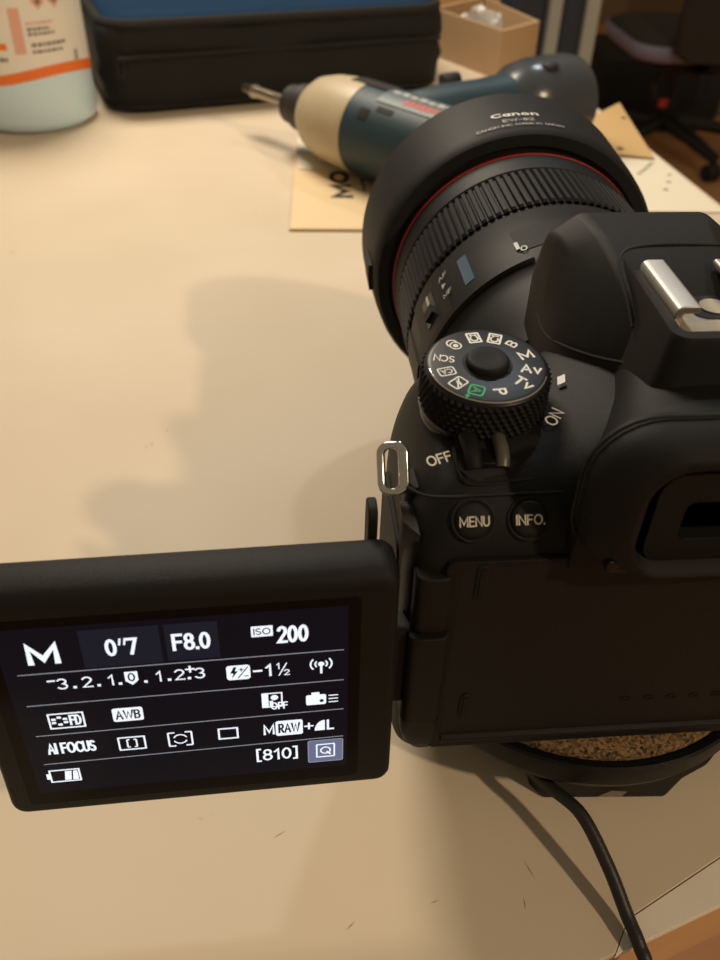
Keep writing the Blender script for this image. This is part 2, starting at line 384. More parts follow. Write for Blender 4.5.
# ---- body shell: cross-sections in (y, z) at stations along x
sec = [(6, 0), (1.2, .6), (0, 2.5), (0, 30), (0, 57), (.8, 62), (3.2, 67.5), (7.2, 72.3), (12, 75.3), (28, 76.6), (44, 76), (52, 72), (56, 62), (57, 30), (56, 3), (52, 0)]
def station(x, sy=1., zt=0., dy=0., inset=0., k=1., fr=1.):
    R = []
    for y, z in sec:
        yy = 28 + (y - 28) * sy + dy; zz = (60 + (z - 60) * k + (zt * min(1, (z - 60) / 14) if z > 60 else 0)) if z > 60 else z
        if y > 28: yy = 28 + (yy - 28) * fr
        if inset:
            yy = yy + (inset if y < 28 else -inset); zz = zz + (inset * .8 if z < 30 else -inset * .9)
        R.append((x, yy, zz))
    return R
st = [station(2.6, inset=7, k=.05, fr=.5), station(2.9, inset=4.2, k=.12, fr=.55), station(4.0, inset=1.9, k=.34, fr=.62), station(6.2, inset=.6, k=.64, fr=.74), station(9.2, k=.88, fr=.88), station(13, fr=.97), station(24), station(30, zt=.8), station(34.5, zt=2.2), station(39, zt=4.6), station(46, zt=7.5), station(60, zt=10), station(73, zt=9), station(84, zt=3), station(95), station(118), station(130), station(136, inset=1.5), station(139, inset=6)]
for i, s_ in enumerate(st):            # the right-hand grip swells forward
    if 14 <= i <= 17: st[i] = [(x, y + (16 if y > 45 else 0), z) for x, y, z in s_]
shell = obj('body_shell', loft(st), 'body', K, sub=2, smooth=180)
# top-cover seam: thin dark groove strip on the shoulder
obj('cover_seam', tube(spline([(3.0, 10.5, 71.4), (6, 7.4, 71.8), (11, 6.6, 72.0), (18, 6.6, 72.2), (34, 6.7, 72.2)], 6), .28, 6), 'dark', K)

# ---- flash cover / prism hump: cross-sections in (x, z) at stations along y
def hs(y, zt, h1, h2, z2, h3, z3, h4):
    L = [(h4, 68), (h3, z3), (h2, z2), (h1, zt)]
    return [(AX + a, y, z) for a, z in L] + [(AX - a, y, z) for a, z in reversed(L)]
hump = [hs(71.5, 87, 12, 16, 84, 18, 78, 18), hs(70, 95, 13, 18.5, 91, 20.5, 82, 20.5), hs(66, 101.2, 14, 20.6, 96.4, 21.9, 87, 22), hs(61, 101.8, 13.5, 19.6, 97.4, 22.2, 86, 22.2), hs(54, 101, 12.5, 17.4, 96.4, 22.2, 84, 22.2), hs(46, 99.6, 12, 15.6, 94.4, 21.8, 82, 22.2), hs(39, 97.4, 11.5, 14.5, 92, 19.5, 80.5, 21), hs(32, 95.0, 11, 13.8, 88, 16, 81, 18), hs(27, 92.8, 10, 12, 86, 13.5, 80, 15)]
obj('flash_cover', loft(hump), 'hump', K, bevel=2.4, bseg=4)
# seam around the flash cover foot
obj('cover_seam', tube(spline([(37.7, 58, 81), (37.5, 50, 80.6), (38.6, 44, 81.6), (41.2, 38, 83.0), (44.2, 33, 84.4), (47.0, 28, 86.4)], 6), .35, 6), 'dark', K)
obj('cover_seam', tube(spline([(47.6, 30, 93.0), (47.8, 36, 96.0), (48.0, 43, 98.3), (49.2, 47, 99.6), (52.5, 49.6, 100.2), (60, 50.4, 100.5), (72, 50.2, 100.3)], 6), .35, 6), 'dark', K)

# ---- viewfinder housing behind it (arch sections along y, flaring to the rear)
def arch(y, hw, zt, zb, flat=.5, n=20):
    R = []
    for i in range(n + 1):
        a = pi * i / n; e = .62
        cx, cz = cos(a), sin(a)
        R.append((AX + hw * math.copysign(abs(cx) ** e, cx), y, zb + (zt - zb) * abs(cz) ** e))
    return R
obj('viewfinder_housing', loft([arch(-1.0, 27.0, 91.6, 60), arch(1, 27.6, 92.2, 60), arch(5, 26.4, 91.6, 60), arch(10, 23.6, 90.6, 62), arch(16, 20.4, 90.2, 64), arch(22, 17.5, 90.4, 66), arch(30, 15, 91, 68)]), 'body', K, smooth=60)

# ---- accessory shoe platform with a well and metal rails
def ring_plat(z, e): return [(x, y, z + max(0, (y - 34)) * .06) for x, y in rrect(49.4 - e, 73.8 + e, 15.6 - e, 49.8 + e * .4, 3.2 + e * .3)]
well_o = ring_plat(98.9, 0); well_i = [(x, y, 98.9) for x, y in rrect(51.4, 71.8, 18.0, 47.2, 1.6)]
well_b = [(x, y, 93.6) for x, y in rrect(51.6, 71.6, 18.4, 46.8, 1.6)]
obj('shoe_platform', loft([ring_plat(84, 3.4), ring_plat(89, 2.0), ring_plat(92.5, 1.2), ring_plat(96, .6), ring_plat(98.3, .3), well_o, well_i, well_b]), 'hump', K, smooth=50)
SX = AX + 2.2
HS = obj('hot_shoe', loft([[(x, y, z) for x, y in rrect(SX - 9.6, SX + 9.6, 21.0, 43, .6)] for z in (93.7, 96.2)]), 'shoe_plate', K, bevel=.3)
for sx in (-1, 1):
    def cx(a): return SX + sx * a
    prof = [(9.8, 96.0), (9.8, 99.6), (9.3, 100.4), (8.5, 100.7), (5.4, 100.7), (5.0, 100.3), (5.0, 99.3), (8.2, 99.1), (8.2, 96.0)]
    obj('shoe_rail', loft([[(cx(a), y, z) for a, z in prof] for y in (23.6, 43.2)]), 'satin', HS, bevel=.35)
obj('contact_plate', extr(rrect(SX - 3.4, SX + 7.0, 27.0, 36.6, 2.6), 96.2, 96.35), 'gloss', HS)
obj('contact_pad', lathe([(0, 2.9), (.25, 2.9)], (SX + 1.6, 31.4, 96.35), n=28), 'shoe_plate', HS)
for x, y in ((SX - 2.0, 39.6), (SX + 5.6, 39.0)):
    obj('shoe_screw', lathe([(0, 1.5), (.5, 1.5), (.6, 1.2)], (x, y, 96.2), n=20), 'satin', HS)
for x, y in ((SX + 5.2, 28.8), (SX + 5.4, 34.2), (SX - 1.9, 34.6)):
    obj('contact_pin', lathe([(0, .8), (.25, .8)], (x, y, 96.3), n=16), 'chrome', HS)

# ---- eyecup: nested rounded outlines in (x, z)
def ec(y, x0, x1, z0, z1, r): return [(x, y, z) for x, z in rrect(x0, x1, z0, z1, r, 7)]
EC = obj('eyecup', loft([ec(2, 32.4, 86.8, 62.6, 93, 11), ec(-1.5, 31.6, 87.6, 62.2, 93.4, 11.5), ec(-4.5, 32.6, 86.6, 62.6, 93, 11), ec(-8.4, 36.4, 82.8, 64.4, 91.6, 9.5), ec(-9.4, 38.2, 81.0, 65.2, 90.4, 8.5), ec(-8.8, 39.8, 79.4, 66.4, 88.9, 7), ec(-3.0, 40.8, 78.4, 67.4, 87.6, 5)]), 'rubber', K, smooth=60)
obj('eyepiece_frame', flatframe([(x, y) for x, y in rrect(42.6, 76.6, 66.2, 86.6, 4.6, 5)], [(x, y) for x, y in rrect(48.0, 71.2, 71.5, 80.4, 1.8, 5)], 0, 1), 'rubber', EC)
o = bpy.data.objects['eyepiece_frame']
for v in o.data.vertices:                 # turn the flat frame upright
    x, y, z = v.co.x, v.co.y, v.co.z
b0 = Vector(K['_base'])
fr = flatframe(rrect(42.6, 76.6, 66.2, 86.6, 4.6, 5), rrect(48.0, 71.2, 71.5, 80.4, 1.8, 5), 0, 1)
for v, p in zip(o.data.vertices, fr[0]): v.co = W((p[0], -6.6 + 3.4 * p[2], p[1])) - b0
o.data.update()
obj('eyepiece_glass', extry(rrect(47.6, 71.6, 71.2, 80.8, 1.6), -3.0, -2.6), 'viewglass', EC)
obj('eyecup_step', box(48.4, 70.8, -6.4, -3.0, 70.6, 71.6), 'rubber', EC, bevel=.3)
obj('eyecup_clip', box(36.5, 41.5, -8.0, -3, 65.4, 68.2), 'gloss', EC, bevel=.5)

obj('eyecup_seam', tube([(x, -.2, z) for x, z in rrect(31.2, 88.0, 61.9, 93.8, 11.8, 7)] + [(88.0, -.2, 82)], .35, 6, False), 'dark', EC)

# ---- screen bay on the back: raised border, dark floor, grooves, ledge
bay_o = rrect(9.6, 92.6, 3.2, 62.0, 2.2); bay_i = rrect(13.0, 89.2, 7.0, 60.6, 1.4)
obj('screen_bay_frame', xf(flatframe(bay_o, bay_i, 0, 1.2), Matrix(((1, 0, 0, 0), (0, 0, -1, .6), (0, 1, 0, 0), (0, 0, 0, 1)))), 'body', K, bevel=.5)
BY = obj('screen_bay', box(12.6, 89.6, -.35, .6, 6.6, 61), 'recess', K)
for x, z0, z1 in ((16.7, 51.8, 61.0), (17.4, 13.8, 22.2)):
    obj('groove', extry(rrect(x - 1.1, x + 1.1, z0, z1, 1.0), -.75, -.3), 'dark', BY, bevel=.3)
    obj('groove_lip', extry(rrect(x - .5, x + .5, z0 + .6, z1 - .6, .5), -.95, -.3), 'body', BY)
obj('bay_ledge', loft([[(x, -1.2, 6.0), (x, .4, 6.0), (x, .4, 8.0), (x, -1.0, 7.6), (x, -1.5, 7.0)] for x in (13.0, 89.2)]), 'body', K, bevel=.3)
for i in range(5):
    obj('moulded_mark', mv(xf(flatframe(rrect(-1.2, 1.2, -.8, .8, .7), rrect(-.7, .7, -.4, .4, .35), 0, .12), Matrix(((1, 0, 0, 0), (0, 0, -1, 0), (0, 1, 0, 0), (0, 0, 0, 1)))), 53.5 + i * 5.2, -.36, 17.5), 'body', BY)

# ---- hinge knuckles at the left of the bay
HG = obj('hinge', extr(rrect(3.4, 12.0, -2.6, 5.5, 2.6), 15.2, 43.0), 'body', K, bevel=.5)
obj('hinge_knuckle', extr(rrect(4.2, 11.6, -1.4, 5.5, 2.4), 43.5, 58.5), 'body', K, bevel=.6)
obj('hinge_foot', loft([[(x, y, z) for x, y in rrect(3.6 + e, 12.2, -2.0 + e * .7, 5.5, 2.2)] for z, e in ((14.8, 0), (10, .3), (6, 1.2), (2.5, 3.0), (1, 4.6))]), 'body', K, smooth=50)
obj('hinge_arm', extr(rrect(-2.2, 5.5, .2, 4.8, 2), 20, 44), 'dark', K, bevel=.5)
# port covers on the left flank, with a textured rubber patch and a pull tab
obj('port_cover', mv(xf(extr(rrect(0, 26, 0, 44, 3), 0, 1.6), Matrix(((0, 0, 1, 0), (1, 0, 0, 0), (0, 1, 0, 0), (0, 0, 0, 1)))), 1.9, 10, 12), 'rubber', K, bevel=.4)
obj('grip_patch', loft([[(2.6, 8.6, 64.4), (2.4, 14, 64.8), (2.4, 10, 51)], [(5.2, 4.6, 64.4), (4.8, 14, 64.8), (4.6, 4.6, 51)]]), 'grip', K)
obj('cover_tab', mv(xf(extr(rrect(0, 6, 0, 13, 2.2), 0, 1.9), Matrix(((0, 0, 1, 0), (1, 0, 0, 0), (0, 1, 0, 0), (0, 0, 0, 1)))), -4.2, 8.5, 54), 'rubber', K, bevel=.4)

# ---- strap lug: D-shaped chrome loop standing out of the flank, in a plane across x
lo = rrect(-2.9, 3.4, -5.2, 5.2, 2.4, 5); li = rrect(-1.3, 1.3, -3.8, 3.8, 1.1, 5)
obj('strap_lug', xf(flatframe(lo, li, -.9, .9), Matrix.Translation((1.0, 17.6, 70.2)) @ Matrix.Rotation(radians(48), 4, 'X') @ Matrix.Rotation(radians(-14), 4, 'Y')), 'chrome', K, bevel=.5, bseg=3)
obj('lug_mount', mv(extr(rrect(3.4, 7.0, 14.0, 20.5, 1.5), 62, 68.0), 0, 0, 0), 'body', K, bevel=.4)

# ---- mode dial
DX, DY, DZ = 20.0, 28.9, 86.2; DR = 11.9
DT = Matrix.Translation((DX, DY, DZ)) @ Matrix.Rotation(radians(5.5), 4, 'X') @ Matrix.Translation((-DX, -DY, -DZ))
MD = obj('mode_dial', xf(lathe([(-.0, .01), (0, 3.0), (0, 10.9), (-.15, 11.5), (-.6, DR + .1), (-1.1, DR + .25)], (DX, DY, DZ), n=72, cap=False), DT), 'dial', K, smooth=30)
def knurl():
    V, F = [], []; n = 52; rows = 6; z0, z1 = DZ - 1.0, DZ - 8.6
    R = []
    m2 = n * 2
    for r in range(rows * 2 + 1):
        z = z0 + (z1 - z0) * r / (rows * 2); ring = []
        for j in range(m2):
            a = 2 * pi * j / m2
            hi = (r % 2 == 1) and ((j + (r // 2)) % 2 == 0)
            rr = DR + (.95 if hi else .25)
            ring.append((DX + rr * cos(a), DY + rr * sin(a), z))
        R.append(ring)
    return loft(R, False, False)
obj('knurled_grip', xf(knurl(), DT), 'rubber', MD, smooth=None)
obj('dial_skirt', xf(lathe([(-8.4, DR - .2), (-8.9, DR + .7), (-9.6, DR + .7), (-10.6, DR - .6), (-12, DR - .8)], (DX, DY, DZ), n=64), DT), 'gloss', MD)
obj('chrome_ring', xf(lathe([(-.02, 11.3), (.05, 11.4), (.02, 11.55), (-.1, 11.7)], (DX, DY, DZ), n=72, a0=radians(185), a1=radians(338), cap=False), DT), 'chrome', MD, fixn=False)
obj('lock_button', xf(lathe([(-.5, 4.3), (.9, 4.2), (1.35, 3.9), (1.5, 3.4), (1.35, 2.2), (1.3, .01)], (DX, DY, DZ), n=40), DT), 'rubber', MD)
obj('button_recess', xf(lathe([(.02, 4.3), (.02, 4.9)], (DX, DY, DZ), n=40, cap=False), DT), 'dark', MD)
def dial_mark(name, s2, ang, r, mt='white'):
    a = radians(ang); R = Matrix.Rotation(a, 4, 'Z'); p = Vector((DX + r * cos(a), DY + r * sin(a), DZ + .05))
    obj(name, xf(s2, DT @ Matrix.Translation(p) @ R), mt, MD, smooth=None, fixn=False)
def T2(s, w, h, b=.14): return textbox(s, -w / 2, w / 2, -h / 2, h / 2, b)
def frame2(w, h, t, r=.3): return flatframe(rrect(-w / 2, w / 2, -h / 2, h / 2, r, 3), rrect(-w / 2 + t, w / 2 - t, -h / 2 + t, h / 2 - t, max(.05, r - t * .5), 3), -.01, 0)
def rect2(x0, x1, y0, y1, z=0.): return [(x0, y0, z), (x1, y0, z), (x1, y1, z), (x0, y1, z)], [(0, 1, 2, 3)]
def poly2(pts, z=0.): return [(x, y, z) for x, y in pts], [tuple(range(len(pts)))]
def seg2(x0, y0, x1, y1, t, z=0.):
    d = Vector((x1 - x0, y1 - y0)); n = Vector((-d.y, d.x)).normalized() * t / 2
    return [(x0 + n.x, y0 + n.y, z), (x0 - n.x, y0 - n.y, z), (x1 - n.x, y1 - n.y, z), (x1 + n.x, y1 + n.y, z)], [(0, 1, 2, 3)]
def arc2(cx, cy, r, a0, a1, t, n=14, z=0.):
    R = [[(cx + (r - t / 2) * cos(radians(a0 + (a1 - a0) * i / n)), cy + (r - t / 2) * sin(radians(a0 + (a1 - a0) * i / n)), z),
          (cx + (r + t / 2) * cos(radians(a0 + (a1 - a0) * i / n)), cy + (r + t / 2) * sin(radians(a0 + (a1 - a0) * i / n)), z)] for i in range(n + 1)]
    return loft(R, False, False, False)
def sc2(s, kx, ky): return [(p[0] * kx, p[1] * ky, p[2]) for p in s[0]], s[1]
R0 = 8.5
dial_mark('dial_letter', T2('B', 1.8, 2.4, .17), 46, R0 + .2); dial_mark('dial_letter', T2('M', 3.0, 2.6, .2), 18, R0)
dial_mark('dial_letter', T2('Av', 4.1, 2.7, .18), -13, R0 - .1); dial_mark('dial_letter', T2('Tv', 3.9, 2.7, .18), -46, R0 - .1)
dial_mark('dial_letter', T2('P', 1.9, 2.6, .18), -84, R0)
dial_mark('auto_icon', joinvf(frame2(3.1, 3.1, .34, .7), mv(T2('A', 1.7, 1.8, .16), 0, 0, .01), mv(T2('+', 1.4, 1.4, .22), 2.2, -1.1, 0)), -114, R0 + .1, 'green')
dial_mark('no_flash_icon', joinvf(frame2(3.5, 2.7, .30, .5), seg2(-1.1, -.9, 1.1, .9, .3), poly2([(-.2, .9), (.35, .9), (.0, .15), (.5, .15), (-.4, -1.), (-.1, -.1), (-.5, -.1)])), -140, R0 + .1)
dial_mark('creative_auto_icon', joinvf(frame2(3.5, 2.5, .28, .5), T2('CA', 2.3, 1.4, .15)), -166, R0)
dial_mark('dial_letter', T2('SCN', 4.1, 2.1, .14), 166, R0 - .1)
dial_mark('filter_icon', joinvf(arc2(-.4, .0, 1.1, 0, 360, .3, 20), arc2(.5, 0, 1.1, -100, 100, .34, 14), poly2([(-.4 + .55 * cos(i * pi / 8), .55 * sin(i * pi / 8)) for i in range(16)], -.01)), 131, R0 - .1)
for ang, tx in ((98, '2'), (70, '1')):
    dial_mark('custom_icon', joinvf(frame2(3.4, 2.8, .44, .25), arc2(-.25, 0, .75, 45, 315, .36), mv(T2(tx, .75, 1.5, .2), .75, 0, .01)), ang, R0 + .1)
# index mark, ON / OFF, on the shoulder
def on_shoulder(s2, x, y, z, rotz, tiltx=0., tilty=0.):
    return xf(s2, Matrix.Translation((x, y, z)) @ Matrix.Rotation(rotz, 4, 'Z') @ Matrix.Rotation(tiltx, 4, 'X') @ Matrix.Rotation(tilty, 4, 'Y'))
obj('index_mark', on_shoulder(loft([[(x, y, z) for x, y in ((-.8, -1.7), (.8, -1.5), (.8, 1.5), (-.8, 1.3))] for z in (-1.2, .0)]), 36.4, 32.0, 80.3, radians(-14), 0, radians(-30)), 'white', K)
# power switch; its hollow is only shade painted on the shell
def shell_z(y):
    P_ = [(0, 60), (1.2, 63), (3.6, 67.4), (7.4, 71.8), (12, 74.9), (18, 76.2), (28, 76.6), (44, 76)]
    for (a, b), (c, d) in zip(P_, P_[1:]):
        if a <= y <= c: return b + (d - b) * (y - a) / (c - a)
    return 76.5
R = []
for i in range(13):
    x = 12.6 + 18.6 * i / 12; y0 = 9.2 + (2.2 if i in (0, 12) else .7 if i in (1, 11) else 0) + .9 * i / 12
    R.append([(x, y0 + (19 - y0) * j / 8, shell_z(y0 + (19 - y0) * j / 8) + .22) for j in range(9)])
obj('recess_shade', loft(R, False, False, False), 'dark', K)  # dark sheet on the shell, its colour standing for shade in a hollow
lipp = [(12.3, 16, shell_z(16) + .2), (12.2, 12, shell_z(12) + .2), (13.2, 9.4, shell_z(9.4) + .2), (16, 8.8, shell_z(8.8) + .2), (22, 9.0, shell_z(9) + .2), (28.5, 9.7, shell_z(9.7) + .2), (31.2, 11.4, shell_z(11.4) + .2), (31.8, 16, shell_z(16) + .2)]
obj('recess_lip', tube(spline(lipp, 5), .42, 8), 'body', K)
PS = obj('power_switch', xf(lathe([(-12, 12.1), (-10.2, 12.1), (-9.8, 11.8)], (DX, DY, DZ), n=48), DT), 'gloss', K)
obj('switch_lever', tube(spline([(20.7, 18.5, 77.0), (20.9, 15.5, 77.0), (20.9, 12.8, 76.2), (20.7, 11.2, 74.9)], 5), [1.35] * 16, 14), 'switch_metal', PS)
obj('switch_step', extr(rrect(16.6, 19.6, 11.2, 17, .6), 74.6, 75.9), 'gloss', PS, bevel=.2)
obj('switch_lip', tube(spline([(15.0, 18, 77.2), (15.2, 15, 77.0), (15.2, 12.6, 76.2), (15.4, 11.2, 74.8)], 5), [1.7] * 16, 14), 'rubber', PS)
obj('switch_word', on_shoulder(T2('OFF', 4.8, 2.2, .14), 8.9, 12.6, 76.2, radians(15), radians(18), radians(-8)), 'offwhite', K, smooth=None, fixn=False)
obj('switch_word', on_shoulder(T2('ON', 4.2, 2.6, .13), 32.5, 21.6, 78.5, radians(54), radians(8), radians(-14)), 'offwhite', K, smooth=None, fixn=False)
# menu and info buttons on the sloping back edge
for x, wd_, tx in ((14.6, 5.6, 'MENU'), (25.0, 5.4, 'INFO.')):
    nrm = Vector((0, -.78, .62)).normalized()
    q = Vector((0, -1, 0)).rotation_difference(nrm).to_matrix().to_4x4()
    base = Matrix.Translation((x, 3.9, 68.4)) @ Matrix.Rotation(radians(-38), 4, 'X') @ Matrix(((1, 0, 0, 0), (0, 0, -1, 0), (0, 1, 0, 0), (0, 0, 0, 1)))
    obj('button_well', xf(lathe([(-2, 4.1), (.12, 4.1), (.2, 3.9), (.0, 3.6)], (0, 0, 0), n=40), base), 'dark', K)
    BT = obj('button', xf(lathe([(-1, 3.55), (.3, 3.5), (.7, 3.2), (.92, 2.5), (1.0, .01)], (0, 0, 0), n=40), base), 'body', K)
    obj('button_word', xf(mv(T2(tx, wd_, 1.95, .14), 0, -.1, 1.06), base), 'offwhite', BT, smooth=None, fixn=False)

# ---- lens
LX = 58.9
LC = (LX, 0, AZ)
LB = obj('lens_barrel', lathe([(54, 33), (59, 34.5), (60, 36.5), (66, 37), (70, 38), (78, 38.6), (82, 38.8), (84, 39.8), (86, 40.4), (112, 40.5), (113, 40.0), (114.5, 39.6), (139, 39.6), (140, 40.6), (143, 41), (146, 41.2), (149, 41.2)], LC, 'y', 96, cap=False), 'barrel', K, smooth=30)
obj('front_barrel', lathe([(150.4, 41.2), (156, 41.0), (160, 40), (172, 39.6), (172, 36), (165, 33)], LC, 'y', 96, cap=False), 'dark', LB, smooth=30)
obj('front_glass', lathe([(164, 33.5), (167, 26), (168.5, 14), (169, .01)], LC, 'y', 64, cap=False), 'viewglass', LB)
obj('red_ring', lathe([(149.2, 41.1), (149.3, 41.35), (149.95, 41.35), (150.05, 41.1)], LC, 'y', 96, cap=False), 'red', LB)
def ribbed(y0, y1, r0, r1, n):
    P = []
    for j in range(n):
        for fr_, r in ((0, r0), (.14, r1), (.62, r1), (.76, r0)):
            a = 2 * pi * (j + fr_) / n; P.append((a, r))
    def ring(y, dr): return [(LX + (r + dr) * cos(a), y, AZ + (r + dr) * sin(a)) for a, r in P]
    return loft([ring(y0, -.6), ring(y0 + .8, 0), ring(y1 - .8, 0), ring(y1, -.6)], False, False)
obj('zoom_ring', ribbed(115, 138.5, 39.9, 41.0, 116), 'rubber', LB, smooth=35)
obj('barrel_rib', lathe([(84.6, 40.2), (85.2, 41.1), (87.4, 41.3), (88, 40.4)], LC, 'y', 64, a0=radians(112), a1=radians(165), cap=False), 'barrel', LB, fixn=False)
def wrap(s2, y, ang, r, flip=1.):   # lay a flat drawing on the barrel: +x of the drawing runs clockwise seen from behind, +y forward
    V = []
    for p in s2[0]:
        a = radians(ang) - p[0] / r; V.append((LX + (r + p[2]) * cos(a), y + p[1], AZ + (r + p[2]) * sin(a)))
    return V, s2[1]
def patch(w, h, t=.15, nx=8): # slightly raised plate made of strips so that it bends
    V, F = [], []
    R = []
    for i in range(nx + 1):
        x = -w / 2 + w * i / nx
        R.append([(x, -h / 2, -.3), (x, -h / 2, t), (x, h / 2, t), (x, h / 2, -.3)])
    return loft(R)
obj('distance_window', wrap(patch(3.0, 14, .12, 3), 99, 136, 40.5), 'win_reflection', LB)
obj('switch_panel', wrap(patch(15, 25, .35, 8), 100, 157, 40.5), 'barrel', LB)
obj('focus_switch', wrap(patch(5.2, 13, .55, 3), 99.5, 157, 40.5), 'gloss', LB)
obj('switch_knob', wrap(patch(3.6, 4.2, 1.6, 3), 97, 157, 40.5), 'dark', LB)
obj('switch_tick', wrap(patch(.9, 5.2, .70, 2), 103.4, 156.6, 40.5), 'greyprint', LB)
obj('switch_letters', wrap(T2('AF', 3.4, 2.1), 105.4, 146, 41.0), 'greyprint', LB, smooth=None, fixn=False)
obj('switch_letters', wrap(T2('MF', 3.4, 2.1), 96.2, 146, 41.0), 'greyprint', LB, smooth=None, fixn=False)
obj('switch_mark', wrap(poly2([(-.8, -1.2), (.8, 0), (-.8, 1.2)]), 101, 146.4, 41.0), 'greyprint', LB, smooth=None, fixn=False)
obj('stabiliser_panel', wrap(patch(13, 20, .4, 6), 103, 186, 40.5), 'barrel', LB)
obj('scale_window', wrap(patch(22, 12, .12, 10), 97, 100, 40.5), 'rubber', LB)
obj('scale_mark', wrap(poly2([(-.5, -2), (.5, -2), (.5, 2), (-.5, 2)]), 94, 115.5, 41.0), 'greyprint', LB, smooth=None, fixn=False)
obj('scale_digit', wrap(T2('0', 1.8, 2.6), 91.5, 113.6, 41.0), 'greyprint', LB, smooth=None, fixn=False)

# ---- hood (flared, open at both ends)
HD = obj('lens_hood', lathe([(152.4, 42.6), (152.6, 46.0), (154.2, 47.1), (160, 47.6), (184, 48.7), (186, 48.5), (186, 47.2), (160, 45.4), (154, 44.4), (152.4, 42.6)], LC, 'y', 128, cap=False), 'hood', K, smooth=30)
obj('hood_baffle', lathe([(153.0, 45.0), (153.6, 40.4)], LC, 'y', 96, cap=False), 'dark', HD)
obj('release_button', wrap(patch(9, 12, 1.1, 5), 164, 184, 47.8), 'dark', HD)
rt = 48.05
obj('hood_word', wrap(T2('Canon', 15.0, 3.4, .21), 166.2, 94.4, rt), 'white', HD, smooth=None, fixn=False)
obj('hood_word', wrap(T2('EW-82', 9.8, 2.5, .15), 161.2, 94.2, rt - .15), 'greyprint', HD, smooth=None, fixn=False)
obj('hood_word', wrap(T2('CANON INC. MADE IN JAPAN', 27.5, 1.7, .15), 157.4, 94.4, rt - .25), 'greyprint', HD, smooth=None, fixn=False)

# ---- swung-out screen
pc = Vector((-40.3, -6.9, 31.6))
PM = Matrix.Translation(pc) @ Matrix.Rotation(radians(2.2), 4, 'Z') @ Matrix.Rotation(radians(-4.7), 4, 'X')
# local drawing axes: x across, y up the screen, z out towards the viewer
PL = PM @ Matrix(((1, 0, 0, 0), (0, 0, -1, 0), (0, 1, 0, 0), (0, 0, 0, 1)))
def pr_(e, z, dz=0.): return [(x, y, z) for x, y in rrect(-38.6 + e, 41.6 - e, -29.4 + e, 31.4 - e - dz, max(1.0, 3.6 - e))]
SP = obj('screen_panel', xf(loft([pr_(1.2, -10.4), pr_(.4, -10.0), pr_(0, -9.0), pr_(0, -2.6, .4), pr_(.4, -.9, 1.2), pr_(1.0, -.2, 2.0), pr_(1.6, 0, 2.6)]), PL), 'body', K, smooth=60)
obj('display_border', xf(extr(rrect(-34.2, 34.2, -25.9, 25.9, 1.2), -.6, .06), PL), 'glass', SP, bevel=.05)
obj('display', xf(rect2(-31.6, 31.8, -22.2, 24.0, .10), PL), 'lcd', SP, fixn=False, smooth=None)
def lcd(name, s2, mt='lcdtext', z=.16): return obj(name, xf(mv(s2, 0, 0, z), PL), mt, SP, smooth=None, fixn=False)
def tb(s, x0, x1, y0, y1, b=.15): return textbox(s, x0, x1, y0, y1, b)
lcd('value_box', rect2(-17.0, -2.8, 13.1, 22.6), 'lcdbox', .13); lcd('value_box', rect2(-1.9, 7.7, 13.3, 22.6), 'lcdbox', .13)
lcd('mode_letter', tb('M', -26.8, -20.9, 14.9, 20.1, .22))
lcd('shutter_value', joinvf(tb('0', -12.8, -10.7, 15.7, 20.0), tb('7', -8.9, -6.9, 15.7, 20.0), seg2(-10.2, 18.3, -9.9, 20.0, .38), seg2(-9.3, 18.3, -9.0, 20.0, .38)))
lcd('aperture_value', tb('F8.0', -.8, 6.2, 15.8, 20.1))
lcd('iso_badge', rect2(13.7, 17.7, 17.8, 20.5)); lcd('iso_word', tb('ISO', 14.1, 17.3, 18.3, 20.0), 'lcdink', .19)
lcd('iso_value', tb('200', 18.4, 24.3, 15.7, 20.1))
for y0, y1 in ((12.5, 12.7), (4.1, 4.4), (-4.6, -4.1), (-13.2, -12.5)):
    lcd('divider', seg2(-29.2, y0, 31.0, y1, .22), 'lcdline')
X = [-22.7 + i * (4.5) for i in range(7)]
for i, d in enumerate('321'):
    lcd('scale_digit', tb(d, X[i] + (.3 if d == '1' else 0), X[i] + (1.4 if d == '1' else 1.9), 8.0, 10.9, .12))
lcd('scale_badge', poly2([(-10.3, 11.3), (-7.9, 11.3), (-7.9, 8.9), (-9.1, 7.7), (-10.3, 8.9)])); lcd('scale_zero', tb('0', -9.8, -8.4, 8.7, 11.0), 'lcdink', .19)
for i, d in enumerate('123'):
    x = -4.9 + i * 3.7 + (.1 if i == 2 else 0)
    lcd('scale_digit', tb(d, x + (.3 if d == '1' else 0), x + (1.4 if d == '1' else 1.9), 8.0, 10.9, .12))
for x in (-19.6, -15.2, -11.3, -6.6, -2.2, 1.5): lcd('scale_dot', rect2(x - .32, x + .32, 8.0, 8.64))
lcd('scale_minus', rect2(-24.4, -22.9, 10.2, 10.6)); lcd('scale_plus', joinvf(rect2(.9, 2.7, 10.5, 10.9), rect2(1.6, 2.0, 9.8, 11.6)))
lcd('flash_badge', poly2(rrect(8.5, 13.0, 6.8, 10.7, .6, 3)))
lcd('flash_icon', joinvf(poly2([(9.9, 10.3), (10.5, 10.3), (10.1, 9.2), (10.7, 9.2), (9.4, 7.2), (9.8, 8.6), (9.2, 8.6)]), seg2(10.6, 7.2, 12.6, 10.2, .22), seg2(10.8, 9.5, 11.8, 9.5, .22), seg2(11.3, 9.0, 11.3, 10.0, .22), seg2(11.8, 7.7, 12.7, 7.7, .22)), 'lcdink', .19)
lcd('flash_value', joinvf(rect2(13.5, 15.3, 8.5, 9.0), tb('1', 15.9, 17.2, 7.1, 10.4), tb('1', 18.0, 18.7, 8.8, 10.5), seg2(18.4, 7.0, 20.0, 10.4, .25), tb('2', 19.4, 20.5, 7.0, 8.6)))
wx, wy = 26.6, 9.3
